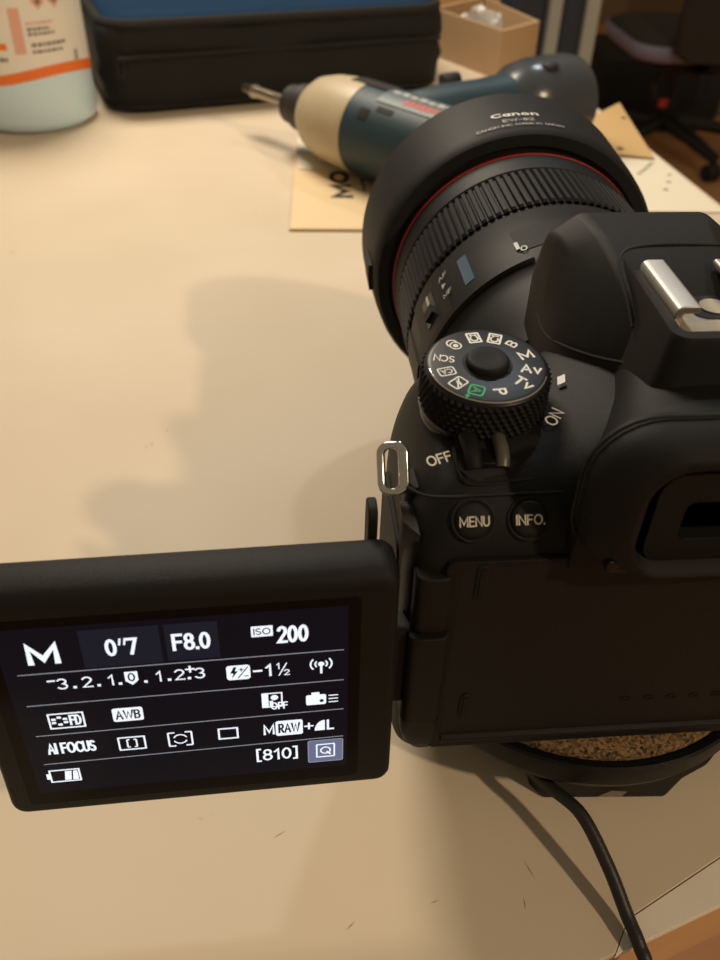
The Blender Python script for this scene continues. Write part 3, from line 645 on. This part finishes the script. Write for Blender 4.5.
lcd('wireless_icon', joinvf(*[arc2(wx, wy, r, a - 42, a + 42, .34, 8) for r in (1.15, 2.05) for a in (0, 180)], poly2([(wx + .62 * cos(i * pi / 6), wy + .62 * sin(i * pi / 6)) for i in range(12)]), rect2(wx - .22, wx + .22, wy - 2.6, wy)))
def boxed(x0, x1, y0, y1, t=.35, r=.15): return mv(frame2(x1 - x0, y1 - y0, t, r), (x0 + x1) / 2, (y0 + y1) / 2, 0)
lcd('picture_style_icon', joinvf(boxed(-26.1, -19.3, -2.9, 1.5), tb('FD', -22.2, -19.9, -2.1, .8),
    *[mv(sc2(poly2(rrect(-.42, .42, -.3, .3, .12, 2)), 1, 1), -24.0 + 1.25 * cos(radians(a)), -.7 + 1.0 * sin(radians(a)), 0) for a in (90, 30, 150, 205, -25, 270)]))
lcd('white_balance_badge', poly2(rrect(-14.0, -8.2, -2.3, 1.5, .5, 3))); lcd('white_balance_word', tb('AWB', -13.5, -8.7, -1.7, .9), 'lcdink', .19)
lcd('lighting_icon', joinvf(boxed(14.8, 18.9, -1.9, 2.3, .3), rect2(15.1, 16.1, -1.6, 2.0), tb('OFF', 16.5, 19.9, -2.6, -.5), poly2([(17.3 + .75 * cos(i * pi / 6), .9 + .75 * sin(i * pi / 6)) for i in range(12)]), rect2(16.3, 17.0, -1.6, 0)))
lcd('camera_icon', joinvf(poly2(rrect(23.5, 27.5, -2.2, .7, .4, 3)), rect2(24.6, 26.2, .5, 1.4), *[rect2(28.0, 29.9, y - .14, y + .14) for y in (-1.7, -.75, .2)]))
lcd('camera_icon_lens', poly2([(26.6 + .45 * cos(i * pi / 6), -1.1 + .45 * sin(i * pi / 6)) for i in range(12)]), 'lcdink', .19)
lcd('focus_mode', tb('AI FOCUS', -27.8, -18.4, -10.3, -7.0))
lcd('af_area_icon', joinvf(boxed(-14.1, -8.7, -11.0, -7.0, .35), *[seg2(*q, .32) for q in ((-12.3, -7.9, -12.3, -10.1), (-12.3, -7.9, -11.8, -7.9), (-12.3, -10.1, -11.8, -10.1), (-10.5, -7.9, -10.5, -10.1), (-10.5, -7.9, -11.0, -7.9), (-10.5, -10.1, -11.0, -10.1))]))
lcd('metering_icon', joinvf(*[seg2(*q, .36) for q in ((-4.2, -7.0, -2.9, -7.0), (-4.2, -7.0, -4.2, -11), (-4.2, -11, -2.9, -11), (-.9, -7.0, .4, -7.0), (.4, -7, .4, -11), (.4, -11, -.9, -11))], sc2(arc2(-1.9 / 1.0, -9.0 / 1.0, 1.3, 20, 160, .3), 1, 1), arc2(-1.9, -9.0, 1.3, 200, 340, .3)))
lcd('drive_icon', boxed(5.6, 9.7, -10.3, -6.9, .38, .1))
lcd('quality_letter', tb('M', 14.7, 17.0, -10.1, -6.9)); lcd('raw_badge', poly2(rrect(17.2, 22.7, -10.7, -6.2, .5, 3))); lcd('raw_word', tb('RAW', 17.7, 22.2, -9.9, -7.0), 'lcdink', .19)
lcd('quality_plus', joinvf(rect2(23.0, 24.9, -8.7, -8.3), rect2(23.75, 24.15, -9.5, -7.5)))
lcd('quality_icon', poly2([(25.1, -10.1), (27.2, -10.1), (27.2, -7.0)] + [(27.2 - 2.1 * sin(radians(a)), -10.1 + 3.1 * cos(radians(a))) for a in range(15, 90, 15)]))
lcd('quality_letter', tb('L', 27.6, 29.1, -10.1, -7.0))
lcd('battery_icon', joinvf(boxed(-28.8, -22.7, -19.1, -15.2, .34, .1), rect2(-29.4, -28.8, -18.0, -16.3), poly2([(-26.0, -18.6), (-24.7, -18.6), (-24.3, -15.8), (-25.6, -15.8)]), poly2([(-24.4, -18.6), (-23.2, -18.6), (-23.2, -15.8), (-24.0, -15.8)])))
lcd('shots_left', tb('[810]', 12.9, 21.5, -18.2, -14.6, .13))
lcd('quick_button', poly2(rrect(23.6, 31.0, -20.3, -13.2, .5, 3)), 'lcdblue', .13)
lcd('quick_button_edge', boxed(23.6, 31.0, -20.3, -13.2, .2, .5), 'lcdline', .15)
lcd('quick_icon', joinvf(boxed(25.3, 29.3, -18.8, -14.5, .32, .25), arc2(27.3, -16.6, 1.0, 0, 360, .32, 18), seg2(27.5, -17.0, 28.4, -18.0, .35)))

# ================================================================== STAND UNDER THE CAMERA, CABLE
SD = thing('tripod_plate', 'round black cork-topped mounting plate on a squat block under the camera', 'tripod plate', (57, 47, TABLE))
cxp, cyp, cr = 57., 43.5, 50.
obj('plate', lathe([(-13.5, 39), (-12.5, 45), (-10, 48.8), (-7, cr), (-1.6, cr), (-1.0, cr - .6), (-1.0, cr - 2.2), (-2.0, cr - 2.6), (-2.0, .01)], (cxp, cyp, 0), n=96), 'cast', SD, smooth=35)
obj('cork_pad', lathe([(-2.0, cr - 3.0), (-.25, cr - 3.2), (-.2, .01)], (cxp, cyp, 0), n=96), 'cork', SD)
def blk(z, e): return [(x, y, z) for x, y in ((44 - e * .3, 4 - e * .4), (75.5 + e * .8, 2.2 - e * .4), (80 + e, 6 - e * .2), (80 + e, 90), (41 - e * .3, 90), (41 - e * .3, 8 - e * .2))]
BK = obj('block', loft([blk(TABLE + .05, -.6), blk(TABLE + 1.2, 0), blk(-20, 2), blk(-12, 6), blk(-9.5, 6.5)]), 'cast', SD, bevel=.6)
obj('scuff', [(57.5, 1.35, -26.4), (63.5, .85, -26.6), (64.5, .55, -23.4), (60, .95, -23.0)] and ([(57.0, 2.05, -27.0), (63.2, 1.7, -27.2), (64.0, 1.2, -24.0), (60, 1.5, -23.6)], [(0, 1, 2, 3)]), 'scuff', BK, fixn=False)

cab = spline([(22, 48, -26.5), (27, 34, -21.5), (32.6, 18, -18.4), (37.4, 6.6, -16.8), (42.4, -1.2, -16), (47.8, -8.5, -16), (52.0, -19, -20.6), (54.6, -28.0, -25.4), (56.0, -34.0, -27.4), (57.0, -38.2, -32), (57.8, -40.6, -60), (59, -43, -130), (61, -47, -420), (66, -54, -760), (84, -52, -905), (150, -20, FLOOR + 1.9), (330, 60, FLOOR + 1.9), (620, 90, FLOOR + 1.9)], 8)
single('cable', tube(cab, 1.6, 12), 'cable', (53.6, -28.5, TABLE), label='black cable curving from under the camera over the table edge', cat='cable')

# ================================================================== CORDLESS DRIVER
D = thing('cordless_driver', 'dark teal cordless driver with cream nose lying on the card', 'power tool', (60, 470, TABLE))
p_tip, p_c = Vector((-43, 531, .5)), Vector((23.0, 456, -.4))
ax = (p_c - p_tip); ax.z = 0; ax.normalize()
def along(prof, org, a, n=40, sq=1.0):
    s = a.cross(Vector((0, 0, 1))).normalized(); u2 = s.cross(a).normalized(); R = []
    for tt, r in prof:
        R.append([tuple(org + a * tt + s * (r * cos(2 * pi * j / n)) + u2 * (r * sq * sin(2 * pi * j / n))) for j in range(n)])
    return loft(R)
L0 = (p_c - p_tip).length
def P(tt): return tt - L0
obj('bit', along([(P(0), 1.0), (P(2.5), 2.6), (P(10), 3.2), (P(12), 4.4), (P(16), 4.6), (P(18), 3.7), (P(58), 3.9)], p_c, ax, 6), 'bit', D, bevel=.3)
obj('chuck', along([(P(50), 10), (P(51.5), 12), (P(60), 13), (P(61.5), 14.6), (P(70), 15.6), (P(84), 16)], p_c, ax, 28), 'drill_black', D, bevel=.6)
obj('collar', along([(-29, 14), (-27.5, 17.6), (-22, 19.6), (-18, 20.2)], p_c, ax, 32), 'drill_black', D)
obj('nose_cap', along([(-27, 14), (-25.5, 18.5), (-19, 22.8), (-8, 25.8), (4, 27.2), (18, 27.8), (22, 27.6)], p_c, ax, 44), 'drill_cream', D)
HB = obj('motor_housing', along([(11, 27.0), (16, 27.2), (34, 27.2), (62, 26.8), (92, 26.4), (104, 25), (110, 21), (112, 10)], p_c, ax, 44), 'teal', D)
sd = ax.cross(Vector((0, 0, 1))).normalized()        # to the viewer's side of the head
def on_head(tt, ang, lift=0.):   # ang measured from straight up, positive away from the viewer
    r = 27.2 + lift - max(0, tt - 34) * .014; a = radians(ang)
    return p_c + ax * tt - sd * (r * sin(a)) + Vector((0, 0, 1)) * (r * cos(a))
def head_patch(t0, t1, a0, a1, lift, nt=10, na=8):
    R = []
    for i in range(nt + 1):
        tt = t0 + (t1 - t0) * i / nt
        row = [tuple(on_head(tt, a0 + (a1 - a0) * j / na, lift)) for j in range(na + 1)] + [tuple(on_head(tt, a1 + (a0 - a1) * j / na, -1.5)) for j in range(na + 1)]
        R.append(row)
    return loft(R)
obj('grip_overmould', head_patch(10, 40, -8, 100, .9), 'drill_black', HB)
obj('name_strip', head_patch(40, 110, -30, 6, .6, 14), 'teal_light', HB)
obj('vent_slot', head_patch(33, 40, -58, -44, .3, 3, 3), 'dark', HB)
obj('vent_slot', head_patch(44, 56, -43, -36, .3, 4, 2), 'dark', HB)
for i in range(9):                                   # print too small to read
    obj('name_print', head_patch(58 + i * 4.2, 61.2 + i * 4.2, -25 + (i % 3), -15, .8, 1, 2), 'redprint', HB)
    obj('name_print', head_patch(44 + i * 6.6, 49 + i * 6.6, -9, -3 + (i % 2) * 2, .8, 1, 2), 'greyprint', HB)
# handle, then the flared battery foot
ha = Vector((94, 466, 0)); hb = Vector((190, 512, -1)); hd = (hb - ha).normalized()
obj('handle', along([(-40, 12), (-30, 18), (-4, 20), (22, 20), (44, 21.5), (60, 25)], ha, hd, 36, 1.0), 'teal', D)
BF = obj('battery', along([(40, 20), (50, 27), (62, 29.4), (92, 29.8), (100, 28), (103, 22), (103.5, 8)], ha, hd, 44, .98), 'battery', D)
hsd = hd.cross(Vector((0, 0, 1))).normalized()
obj('direction_button', along([(0, 4), (1, 4.6), (12, 4.6), (13, 4)], Vector((88, 480, 18)), hd, 16, .9), 'drill_black', D)
#obj('handle_rib', along([(0, 1.5), (3, 3.4), (34, 3.8), (40, 2)], ha + hd * 10 + Vector((0, 0, 19.2)) - hsd * 3, hd, 14, .6), 'teal_light', D)
obj('battery_clip', along([(0, 3), (1, 4), (9, 4), (10, 3)], ha + hd * 62 + Vector((0, 0, 26)) + hsd * 12, hd, 12, .7), 'drill_black', BF)

# ================================================================== CARDS AND PAPERS
CD = thing('printed_card', 'cream card printed MOS under the cordless driver', 'card', (50, 430, TABLE))
cq = [(-13.9, 357), (72, 354), (84, 506), (-5.6, 512)]
obj('board', extr([(x, y) for x, y in cq], TABLE + .05, TABLE + 1.8), 'card', CD, bevel=.4)
obj('board_edge', extr([(cq[0][0] - .3, cq[0][1] - .4), (cq[1][0], cq[1][1] - .4), (cq[1][0], cq[1][1] + 1), (cq[0][0] - .3, cq[0][1] + 1)], TABLE + .02, TABLE + .6), 'cardedge', CD)
def card_text(s, x0, x1, y0, y1, b):      # reads away from the viewer, letter tops to the left
    V, F = text(s, b)
    return [(x0 + (1 - q[1]) * (x1 - x0), y0 + q[0] * (y1 - y0), TABLE + 1.9) for q in V], F
obj('card_word', card_text('MOS', 12.5, 25.6, 400, 462, .26), 'ink', CD, smooth=None, fixn=False)
for k_ in range(4): obj('card_print', mv(rect2(-.8, .8, -2.2, 2.2), 33 + (k_ % 2) * .4, 414 + k_ * 5.4, TABLE + 1.9), 'ink', CD, smooth=None, fixn=False)
obj('sleeve_sheen', extr([(-6.8, 448), (28, 446), (30, 511), (-5.2, 511.6)], TABLE + 1.85, TABLE + 2.4), 'paper', CD, bevel=.2)  # the plastic's white sheen is put into this opaque pale plate

def sheet(name, pts, z, mt, label, cat, bow=0., marks=()):
    n = 8; V, F = [], []
    (a, b, c, d) = [Vector((p[0], p[1])) for p in pts]
    top = []
    for i in range(n + 1):
        for j in range(n + 1):
            s_, q = i / n, j / n
            p = a.lerp(b, s_).lerp(d.lerp(c, s_), q); top.append((p.x, p.y, z + bow * (sin(pi * s_) * .5 + .5 * q * q)))
    lo_ = [(x, y, zz - .35) for x, y, zz in top]; V = top + lo_; k = len(top)
    for i in range(n):
        for j in range(n):
            q = (i * (n + 1) + j, (i + 1) * (n + 1) + j, (i + 1) * (n + 1) + j + 1, i * (n + 1) + j + 1)
            F.append(q); F.append(tuple(v + k for v in reversed(q)))
    rim = [i * (n + 1) for i in range(n + 1)] + [n * (n + 1) + j for j in range(1, n + 1)] + [i * (n + 1) + n for i in range(n - 1, -1, -1)] + [j for j in range(n - 1, 0, -1)]
    for i in range(len(rim)):
        u_, w_ = rim[i], rim[(i + 1) % len(rim)]; F.append((u_, w_, w_ + k, u_ + k))
    th = thing(name, label, cat, (a.x, a.y, TABLE))
    o = obj('leaf', (V, F), mt, th)
    for (s_, q, w_, h_) in marks:
        p = a.lerp(b, s_).lerp(d.lerp(c, s_), q); zz = z + bow * (sin(pi * s_) * .5 + .5 * q * q) + .12
        obj('printed_mark', mv(rect2(-w_, w_, -h_, h_), p.x, p.y, zz), 'ink', o, smooth=None, fixn=False)
    return th
sheet('paper_sheet', [(150, 380), (250.5, 378), (240, 486), (196, 520)], TABLE + .7, 'paper', 'white printed sheet beside the lens hood at the table edge', 'paper', 1.0,
      marks=[(.62 + .05 * i, .52 + .08 * i * .6, 1.5, 1.1) for i in range(5)] + [(.74, .3, 1.5, 1.0), (.82, .42, 1.3, 1.0), (.9, .55, 1.2, .9)])
sheet('cardboard_piece', [(180, 478), (237, 466), (251, 588), (203, 532)], TABLE + 2.6, 'tan', 'tan cardboard piece with a pointed corner lying on the papers', 'cardboard', 2.0,
      marks=[(.62, .12, 2.0, 2.6), (.48, .16, 1.2, 3.0), (.9, .72, 1.6, 2.0)])
sheet('paper_scrap', [(200, 540), (214, 538), (222, 560), (207, 562)], TABLE + .5, 'paper', 'small white paper scrap between driver battery and tan cardboard', 'paper', .5)

# ================================================================== BAG
BG = thing('tool_bag', 'black soft tool case with a blue top panel', 'bag', (0, 690, TABLE))
bl, br = Vector((-141, 556)), Vector((122, 634))
bx = (br - bl).normalized(); by = Vector((-bx.y, bx.x)); BW = (br - bl).length; BD = 170.
def bag_ring(z, e, rr, sag=0.):
    out = []
    for x, y in rrect(e, BW - e, e, BD - e, rr, 6):
        p = bl + bx * x + by * y
        wob = 1.6 * noise.noise(Vector((x * .03, y * .03, z * .05)))
        q = p + bx * wob + by * wob
        out.append((q.x, q.y, z))
    return out
zt = 30.
rings = [bag_ring(TABLE + .1, 12, 22), bag_ring(TABLE + 2.5, 6, 24), bag_ring(TABLE + 8, 2, 25), bag_ring(TABLE + 18, 1.5, 25), bag_ring(TABLE + 26, -.5, 26), bag_ring(TABLE + 34, 1.6, 26), bag_ring(TABLE + 42, 0, 26), bag_ring(zt - 8, 1.2, 26), bag_ring(zt - 2, 3, 25), bag_ring(zt, 8, 22)]
def subdiv_ring(R, k=3):
    o = []
    for i in range(len(R)):
        a, b = Vector(R[i]), Vector(R[(i + 1) % len(R)]); n = 14 if (a - b).length > 60 else 1
        for j in range(n):
            p = a.lerp(b, j / n); f = noise.noise(p * .022) * 4.2 + noise.noise(Vector((p.x * .02, p.y * .02, p.z * .11))) * 3.2
            q = Vector((p.x, p.y, 0)); d_ = Vector((by.x, by.y, 0)) if n > 1 else Vector((0, 0, 0))
            o.append(tuple(p + d_ * f))
    return o
obj('case', loft([subdiv_ring(r) for r in rings]), 'bagblack', BG, smooth=70)
def rim(z, e, rr): return [bl + bx * x + by * y for x, y in rrect(e, BW - e, e, BD - e, rr, 6)]
for z, e, r in ((zt - .5, 5, 3.6), (TABLE + 4.6, 3.6, 2.0)):
    pts = [(p.x, p.y, z) for p in rim(z, e, 25)]; pts.append(pts[0])
    obj('piping', tube(pts, r, 8, False), 'bagpipe' , BG)
obj('top_panel', loft([[(p.x, p.y, z) for p in rim(z, e, rr)] for z, e, rr in ((zt - 1, 9, 20), (zt + 1.6, 10, 20), (zt + 3.4, 22, 16), (zt + 4, 40, 10))]), 'bagblue', BG, smooth=60)
zp = [(bl + bx * x + by * (-1.2)) for x in (12, BW - 12)]
obj('zip', tube([(zp[0].x, zp[0].y, 10), (zp[1].x, zp[1].y, 10)], 1.5, 6), 'bagblack', BG)
zl = bl + bx * 14 + by * 1.0
obj('zip_pull', xf(flatframe(rrect(-3, 3, -11, 3, 2.4), rrect(-1.4, 1.4, -9.4, 1.4, 1.2), -.5, .5), Matrix.Translation((zl.x, zl.y - 2.5, 8)) @ Matrix.Rotation(radians(90), 4, 'X')), 'bagpipe', BG)

# ================================================================== BOTTLE
bc = (-193, 561, TABLE)
BO = thing('spray_bottle', 'frosted white plastic bottle with orange and white label', 'bottle', bc)
obj('bottle_shell', lathe([(.1, 28), (0.4, 38), (3, 42.2), (8, 43.6), (30, 43.4), (100, 42.0), (130, 40), (150, 30), (158, 16), (172, 14)], bc, n=72), 'bottle', BO, smooth=60)
obj('bottle_cap', lathe([(170, 16), (172, 17), (194, 17), (196, 15)], bc, n=40), 'label', BO)
def lab(x, z, r=44.0):                 # x millimetres round the bottle from the side facing the viewer
    a = radians(-72) + x / r; k = r - (z - 30) * .02
    return (bc[0] + k * cos(a), bc[1] + k * sin(a), bc[2] + z)
def wavy(x): return 34.5 + 3.2 * sin(x * .052 + .5)
def strip_on(x0, x1, zlo, zhi, r, n=30):
    R = []
    for i in range(n + 1):
        x = x0 + (x1 - x0) * i / n; R.append([lab(x, zlo(x), r), lab(x, zhi(x), r)])
    return loft(R, False, False, False)
obj('label', strip_on(-75, 64, lambda x: wavy(x), lambda x: 118, 43.75), 'label', BO, fixn=False)
obj('label_band', strip_on(-75, 64, lambda x: wavy(x), lambda x: wavy(x) + 6.5, 43.95), 'orange', BO, fixn=False)
obj('label_band', strip_on(-38, 30, lambda x: 92, lambda x: 99, 43.95), 'orange', BO, fixn=False)
obj('label_band', strip_on(-60, -13, lambda x: 54.5, lambda x: 58.5, 43.95), 'orange', BO, fixn=False)
obj('label_panel', strip_on(-8, -1, lambda x: 52, lambda x: 79, 43.95, 4), 'pink', BO, fixn=False)
def lab_lines(x0, x1, z, h, mt='labelink'):      # print too small to read: short dashes
    x = x0
    while x < x1:
        w_ = random.uniform(1.2, 3.6); xe = min(x1, x + w_)
        obj('label_print', strip_on(x, xe, lambda q: z, lambda q: z + h, 44.05, 3), mt, BO, smooth=None, fixn=False); x = xe + .9
for a_, b_, z_, h_, m_ in ((-30, -14, 47.5, 2.6, 'labelink'), (-30, -20, 70, 2.4, 'labelink'), (-32, -14, 88, 2.4, 'labelink'), (-34, -14, 82.5, 2.4, 'labelink'), (2, 20, 69, 1.6, 'pink'), (2, 17, 65.4, 1.8, 'labelink'), (2, 20, 62.6, 1.6, 'labelink'), (3, 27, 56, 2.0, 'labelink'), (3, 24, 52, 1.8, 'labelink')): lab_lines(a_, b_, z_, h_, m_)
for x in (12, 24):
    obj('hazard_mark', (lambda c: ([lab(c - 5, 82, 44.0), lab(c, 77, 44.0), lab(c + 5, 82, 44.0), lab(c, 87, 44.0)], [(0, 1, 2, 3)]))(x), 'pink', BO, smooth=None, fixn=False)
    obj('hazard_mark', (lambda c: ([lab(c - 2, 81.6, 44.1), lab(c, 79.6, 44.1), lab(c + 2, 81.6, 44.1), lab(c, 84.6, 44.1)], [(0, 1, 2, 3)]))(x), 'labelink', BO, smooth=None, fixn=False)
for i in range(4):
    obj('bar_mark', strip_on(33.5, 37.5, lambda x: 44 + i * 1.6, lambda x: 45 + i * 1.6, 44.0, 2), 'labelink', BO, smooth=None, fixn=False)

# ================================================================== BOXES BEHIND
def carton(name, pts, h, tk, mt, label, flap=True):
    a = thing(name, label, 'box', (sum(p[0] for p in pts) / 4, sum(p[1] for p in pts) / 4, TABLE))
    c_ = Vector((sum(p[0] for p in pts) / 4, sum(p[1] for p in pts) / 4))
    inn = [tuple(Vector(p) + (c_ - Vector(p)).normalized() * tk * 1.6) for p in pts]
    zz = TABLE + h
    obj('bottom', extr(inn, TABLE + .1, TABLE + 2.5), mt, a)
    for i in range(4):
        p, q = pts[i], pts[(i + 1) % 4]; pi2, qi = inn[i], inn[(i + 1) % 4]
        obj('side', extr([p, q, qi, pi2], TABLE + .1, zz), mt, a, bevel=.4)
    return a
carton('cardboard_box', [(122, 748), (169, 663), (209, 700), (180, 800)], 38, 2.6, 'carton', 'open brown cardboard box holding clear plastic wrap')
V, F = [], []
n = 18
for i in range(n + 1):
    for j in range(n + 1):
        s_, q = i / n, j / n
        x = 137 + 48 * s_ + 6 * q; y = 738 - 28 * s_ + 42 * q * (.42 + .58 * s_) - 16 * s_ * (1 - q)
        e = min(1, 6 * min(s_, 1 - s_, q, 1 - q))
        z = TABLE + 4 + e * (30 + 12 * noise.noise(Vector((x * .05, y * .05, 0))) + 7 * noise.noise(Vector((x * .15, y * .15, 3))))
        V.append((x, y, z))
for i in range(n):
    for j in range(n): F.append((i * (n + 1) + j, (i + 1) * (n + 1) + j, (i + 1) * (n + 1) + j + 1, i * (n + 1) + j + 1))
single('plastic_wrap', (V, F), 'poly', (175, 755, TABLE + 3), smooth=25, label='crumpled clear plastic wrap inside the cardboard box', cat='plastic wrap')
carton('storage_carton', [(120, 850), (205, 838), (190, 930), (110, 930)], 62, 3, 'carton2', 'yellowish cardboard carton behind the plastic wrap')
single('blue_tub', loft([[(x, y, z) for x, y in rrect(188 - e, 235 + e, 860 - e, 930 + e, 8)] for z, e in ((TABLE, -3), (TABLE + 40, 0), (TABLE + 60, 2), (TABLE + 62, 4), (TABLE + 64, 3))]) , 'bluecloth', (210, 895, TABLE), label='dark blue tub behind the brown cardboard box', cat='tub')

# ================================================================== OFFICE CHAIR AND THINGS ON THE FLOOR
hx, hy = 1400., 3100.
CH = thing('office_chair', 'black office chair with a seat side tinted grey-purple by painted cool light on a wheeled star base', 'chair', (hx, hy, FLOOR))
obj('hub', lathe([(85, 30), (85, 38), (150, 34), (152, 26)], (hx, hy, FLOOR), n=24), 'chairblack', CH)
obj('gas_column', lathe([(150, 24), (300, 24), (300, 16), (390, 16)], (hx, hy, FLOOR), n=20), 'chairblack', CH)
for i in range(5):
    a = radians(-72 + 72 * i + 0); ex_, ey = hx + 300 * cos(a), hy + 300 * sin(a)
    lg = obj('base_leg', tube([(hx + 25 * cos(a), hy + 25 * sin(a), FLOOR + 120), (hx + 160 * cos(a), hy + 160 * sin(a), FLOOR + 104), (ex_, ey, FLOOR + 76)], [30, 25, 19], 10), 'chairblack', CH)
    for s_ in (-1, 1):
        cxx, cyy = ex_ - sin(a) * 14 * s_, ey + cos(a) * 14 * s_
        w2 = lathe([(-11, 20), (-11, 27), (-8, 30), (8, 30), (11, 27), (11, 20)], (0, 0, 0), 'x', 24)
        obj('caster', xf(w2, Matrix.Translation((cxx, cyy, FLOOR + 30)) @ Matrix.Rotation(a + pi / 2, 4, 'Z')), 'chairblack', CH, bevel=1)
ca, sa = 1., 0.
def chr_(x, y): return (hx + x * ca - y * sa, hy + x * sa + y * ca)
obj('seat', loft([[(*chr_(x, y), z) for x, y in rrect(-235 + e, 235 - e, -235 + e, 225 - e, 90, 6)] for z, e in ((FLOOR + 360, 45), (FLOOR + 366, 20), (FLOOR + 380, 3), (FLOOR + 405, 0), (FLOOR + 418, 6))]), 'cloth_cool_lit', CH, smooth=60)
obj('seat_top', loft([[(*chr_(x, y), z) for x, y in rrect(-235 + e, 235 - e, -235 + e, 225 - e, 90, 6)] for z, e in ((FLOOR + 416, 8), (FLOOR + 428, 12), (FLOOR + 440, 34), (FLOOR + 444, 80))]), 'chairback', CH, smooth=60)
obj('seat_shell', loft([[(*chr_(x, y), z) for x, y in rrect(-215 + e, 215 - e, -215 + e, 205 - e, 85, 6)] for z, e in ((FLOOR + 335, 70), (FLOOR + 345, 25), (FLOOR + 362, 5))]), 'chairblack', CH, smooth=60)
obj('seat_mechanism', box(hx - 110, hx + 110, hy - 150, hy + 110, FLOOR + 318, FLOOR + 346), 'chairblack', CH, bevel=8)
for s_ in (-1, 1):
    b_ = Vector((hx + s_ * 70, hy - 60, 0))
    obj('lever', tube(spline([(b_.x, b_.y, FLOOR + 330), (b_.x + s_ * 30, b_.y - 20, FLOOR + 270), (b_.x + s_ * 5, b_.y - 20, FLOOR + 200), (hx, hy - 30, FLOOR + 150)], 5), 9, 8), 'chairblack', CH)
obj('red_tag', box(hx - 75, hx - 45, hy - 100, hy - 94, FLOOR + 195, FLOOR + 222), 'redtag', CH)
obj('backrest', loft([[(hx + 30 + x, hy - 262 - o_ + y, z) for x, y in rrect(-175 + e, 200 - e, -22, 22, 18, 5)] for z, e, o_ in ((FLOOR + 385, 50, 0), (FLOOR + 410, 8, 0), (FLOOR + 520, 0, 10), (FLOOR + 700, 6, 22), (FLOOR + 880, 40, 50), (FLOOR + 910, 90, 56))]), 'chairback', CH, smooth=60)
obj('back_bracket', box(hx - 30, hx + 30, hy - 262, hy - 100, FLOOR + 325, FLOOR + 345), 'chairblack', CH, bevel=5)
single('shade_case', loft([[(x, y, z) for x, y in rrect(1270 + e, 1800 - e, 3480 + e, 3900 - e, 30)] for z, e in ((FLOOR, 12), (FLOOR + 10, 0), (FLOOR + 225, 0), (FLOOR + 237, 12))]), 'shadeblack', (1535, 3690, FLOOR), label='low black case added for the shadows behind the office chair', cat='case', smooth=50)  # added block stands in for chair base and shadows on the floor
single('grey_cabinet', loft([[(x, y, z) for x, y in rrect(1830 + e, 2700 - e, 3560 + e, 4060 - e, 15)] for z, e in ((FLOOR, 10), (FLOOR + 8, 0), (FLOOR + 760, 0), (FLOOR + 770, 10))]), 'greywall', (2265, 3810, FLOOR), label='grey cabinet behind the office chair, right of the added black case', cat='cabinet', smooth=50)

for o in bpy.data.objects:
    if '_base' in o: del o['_base']
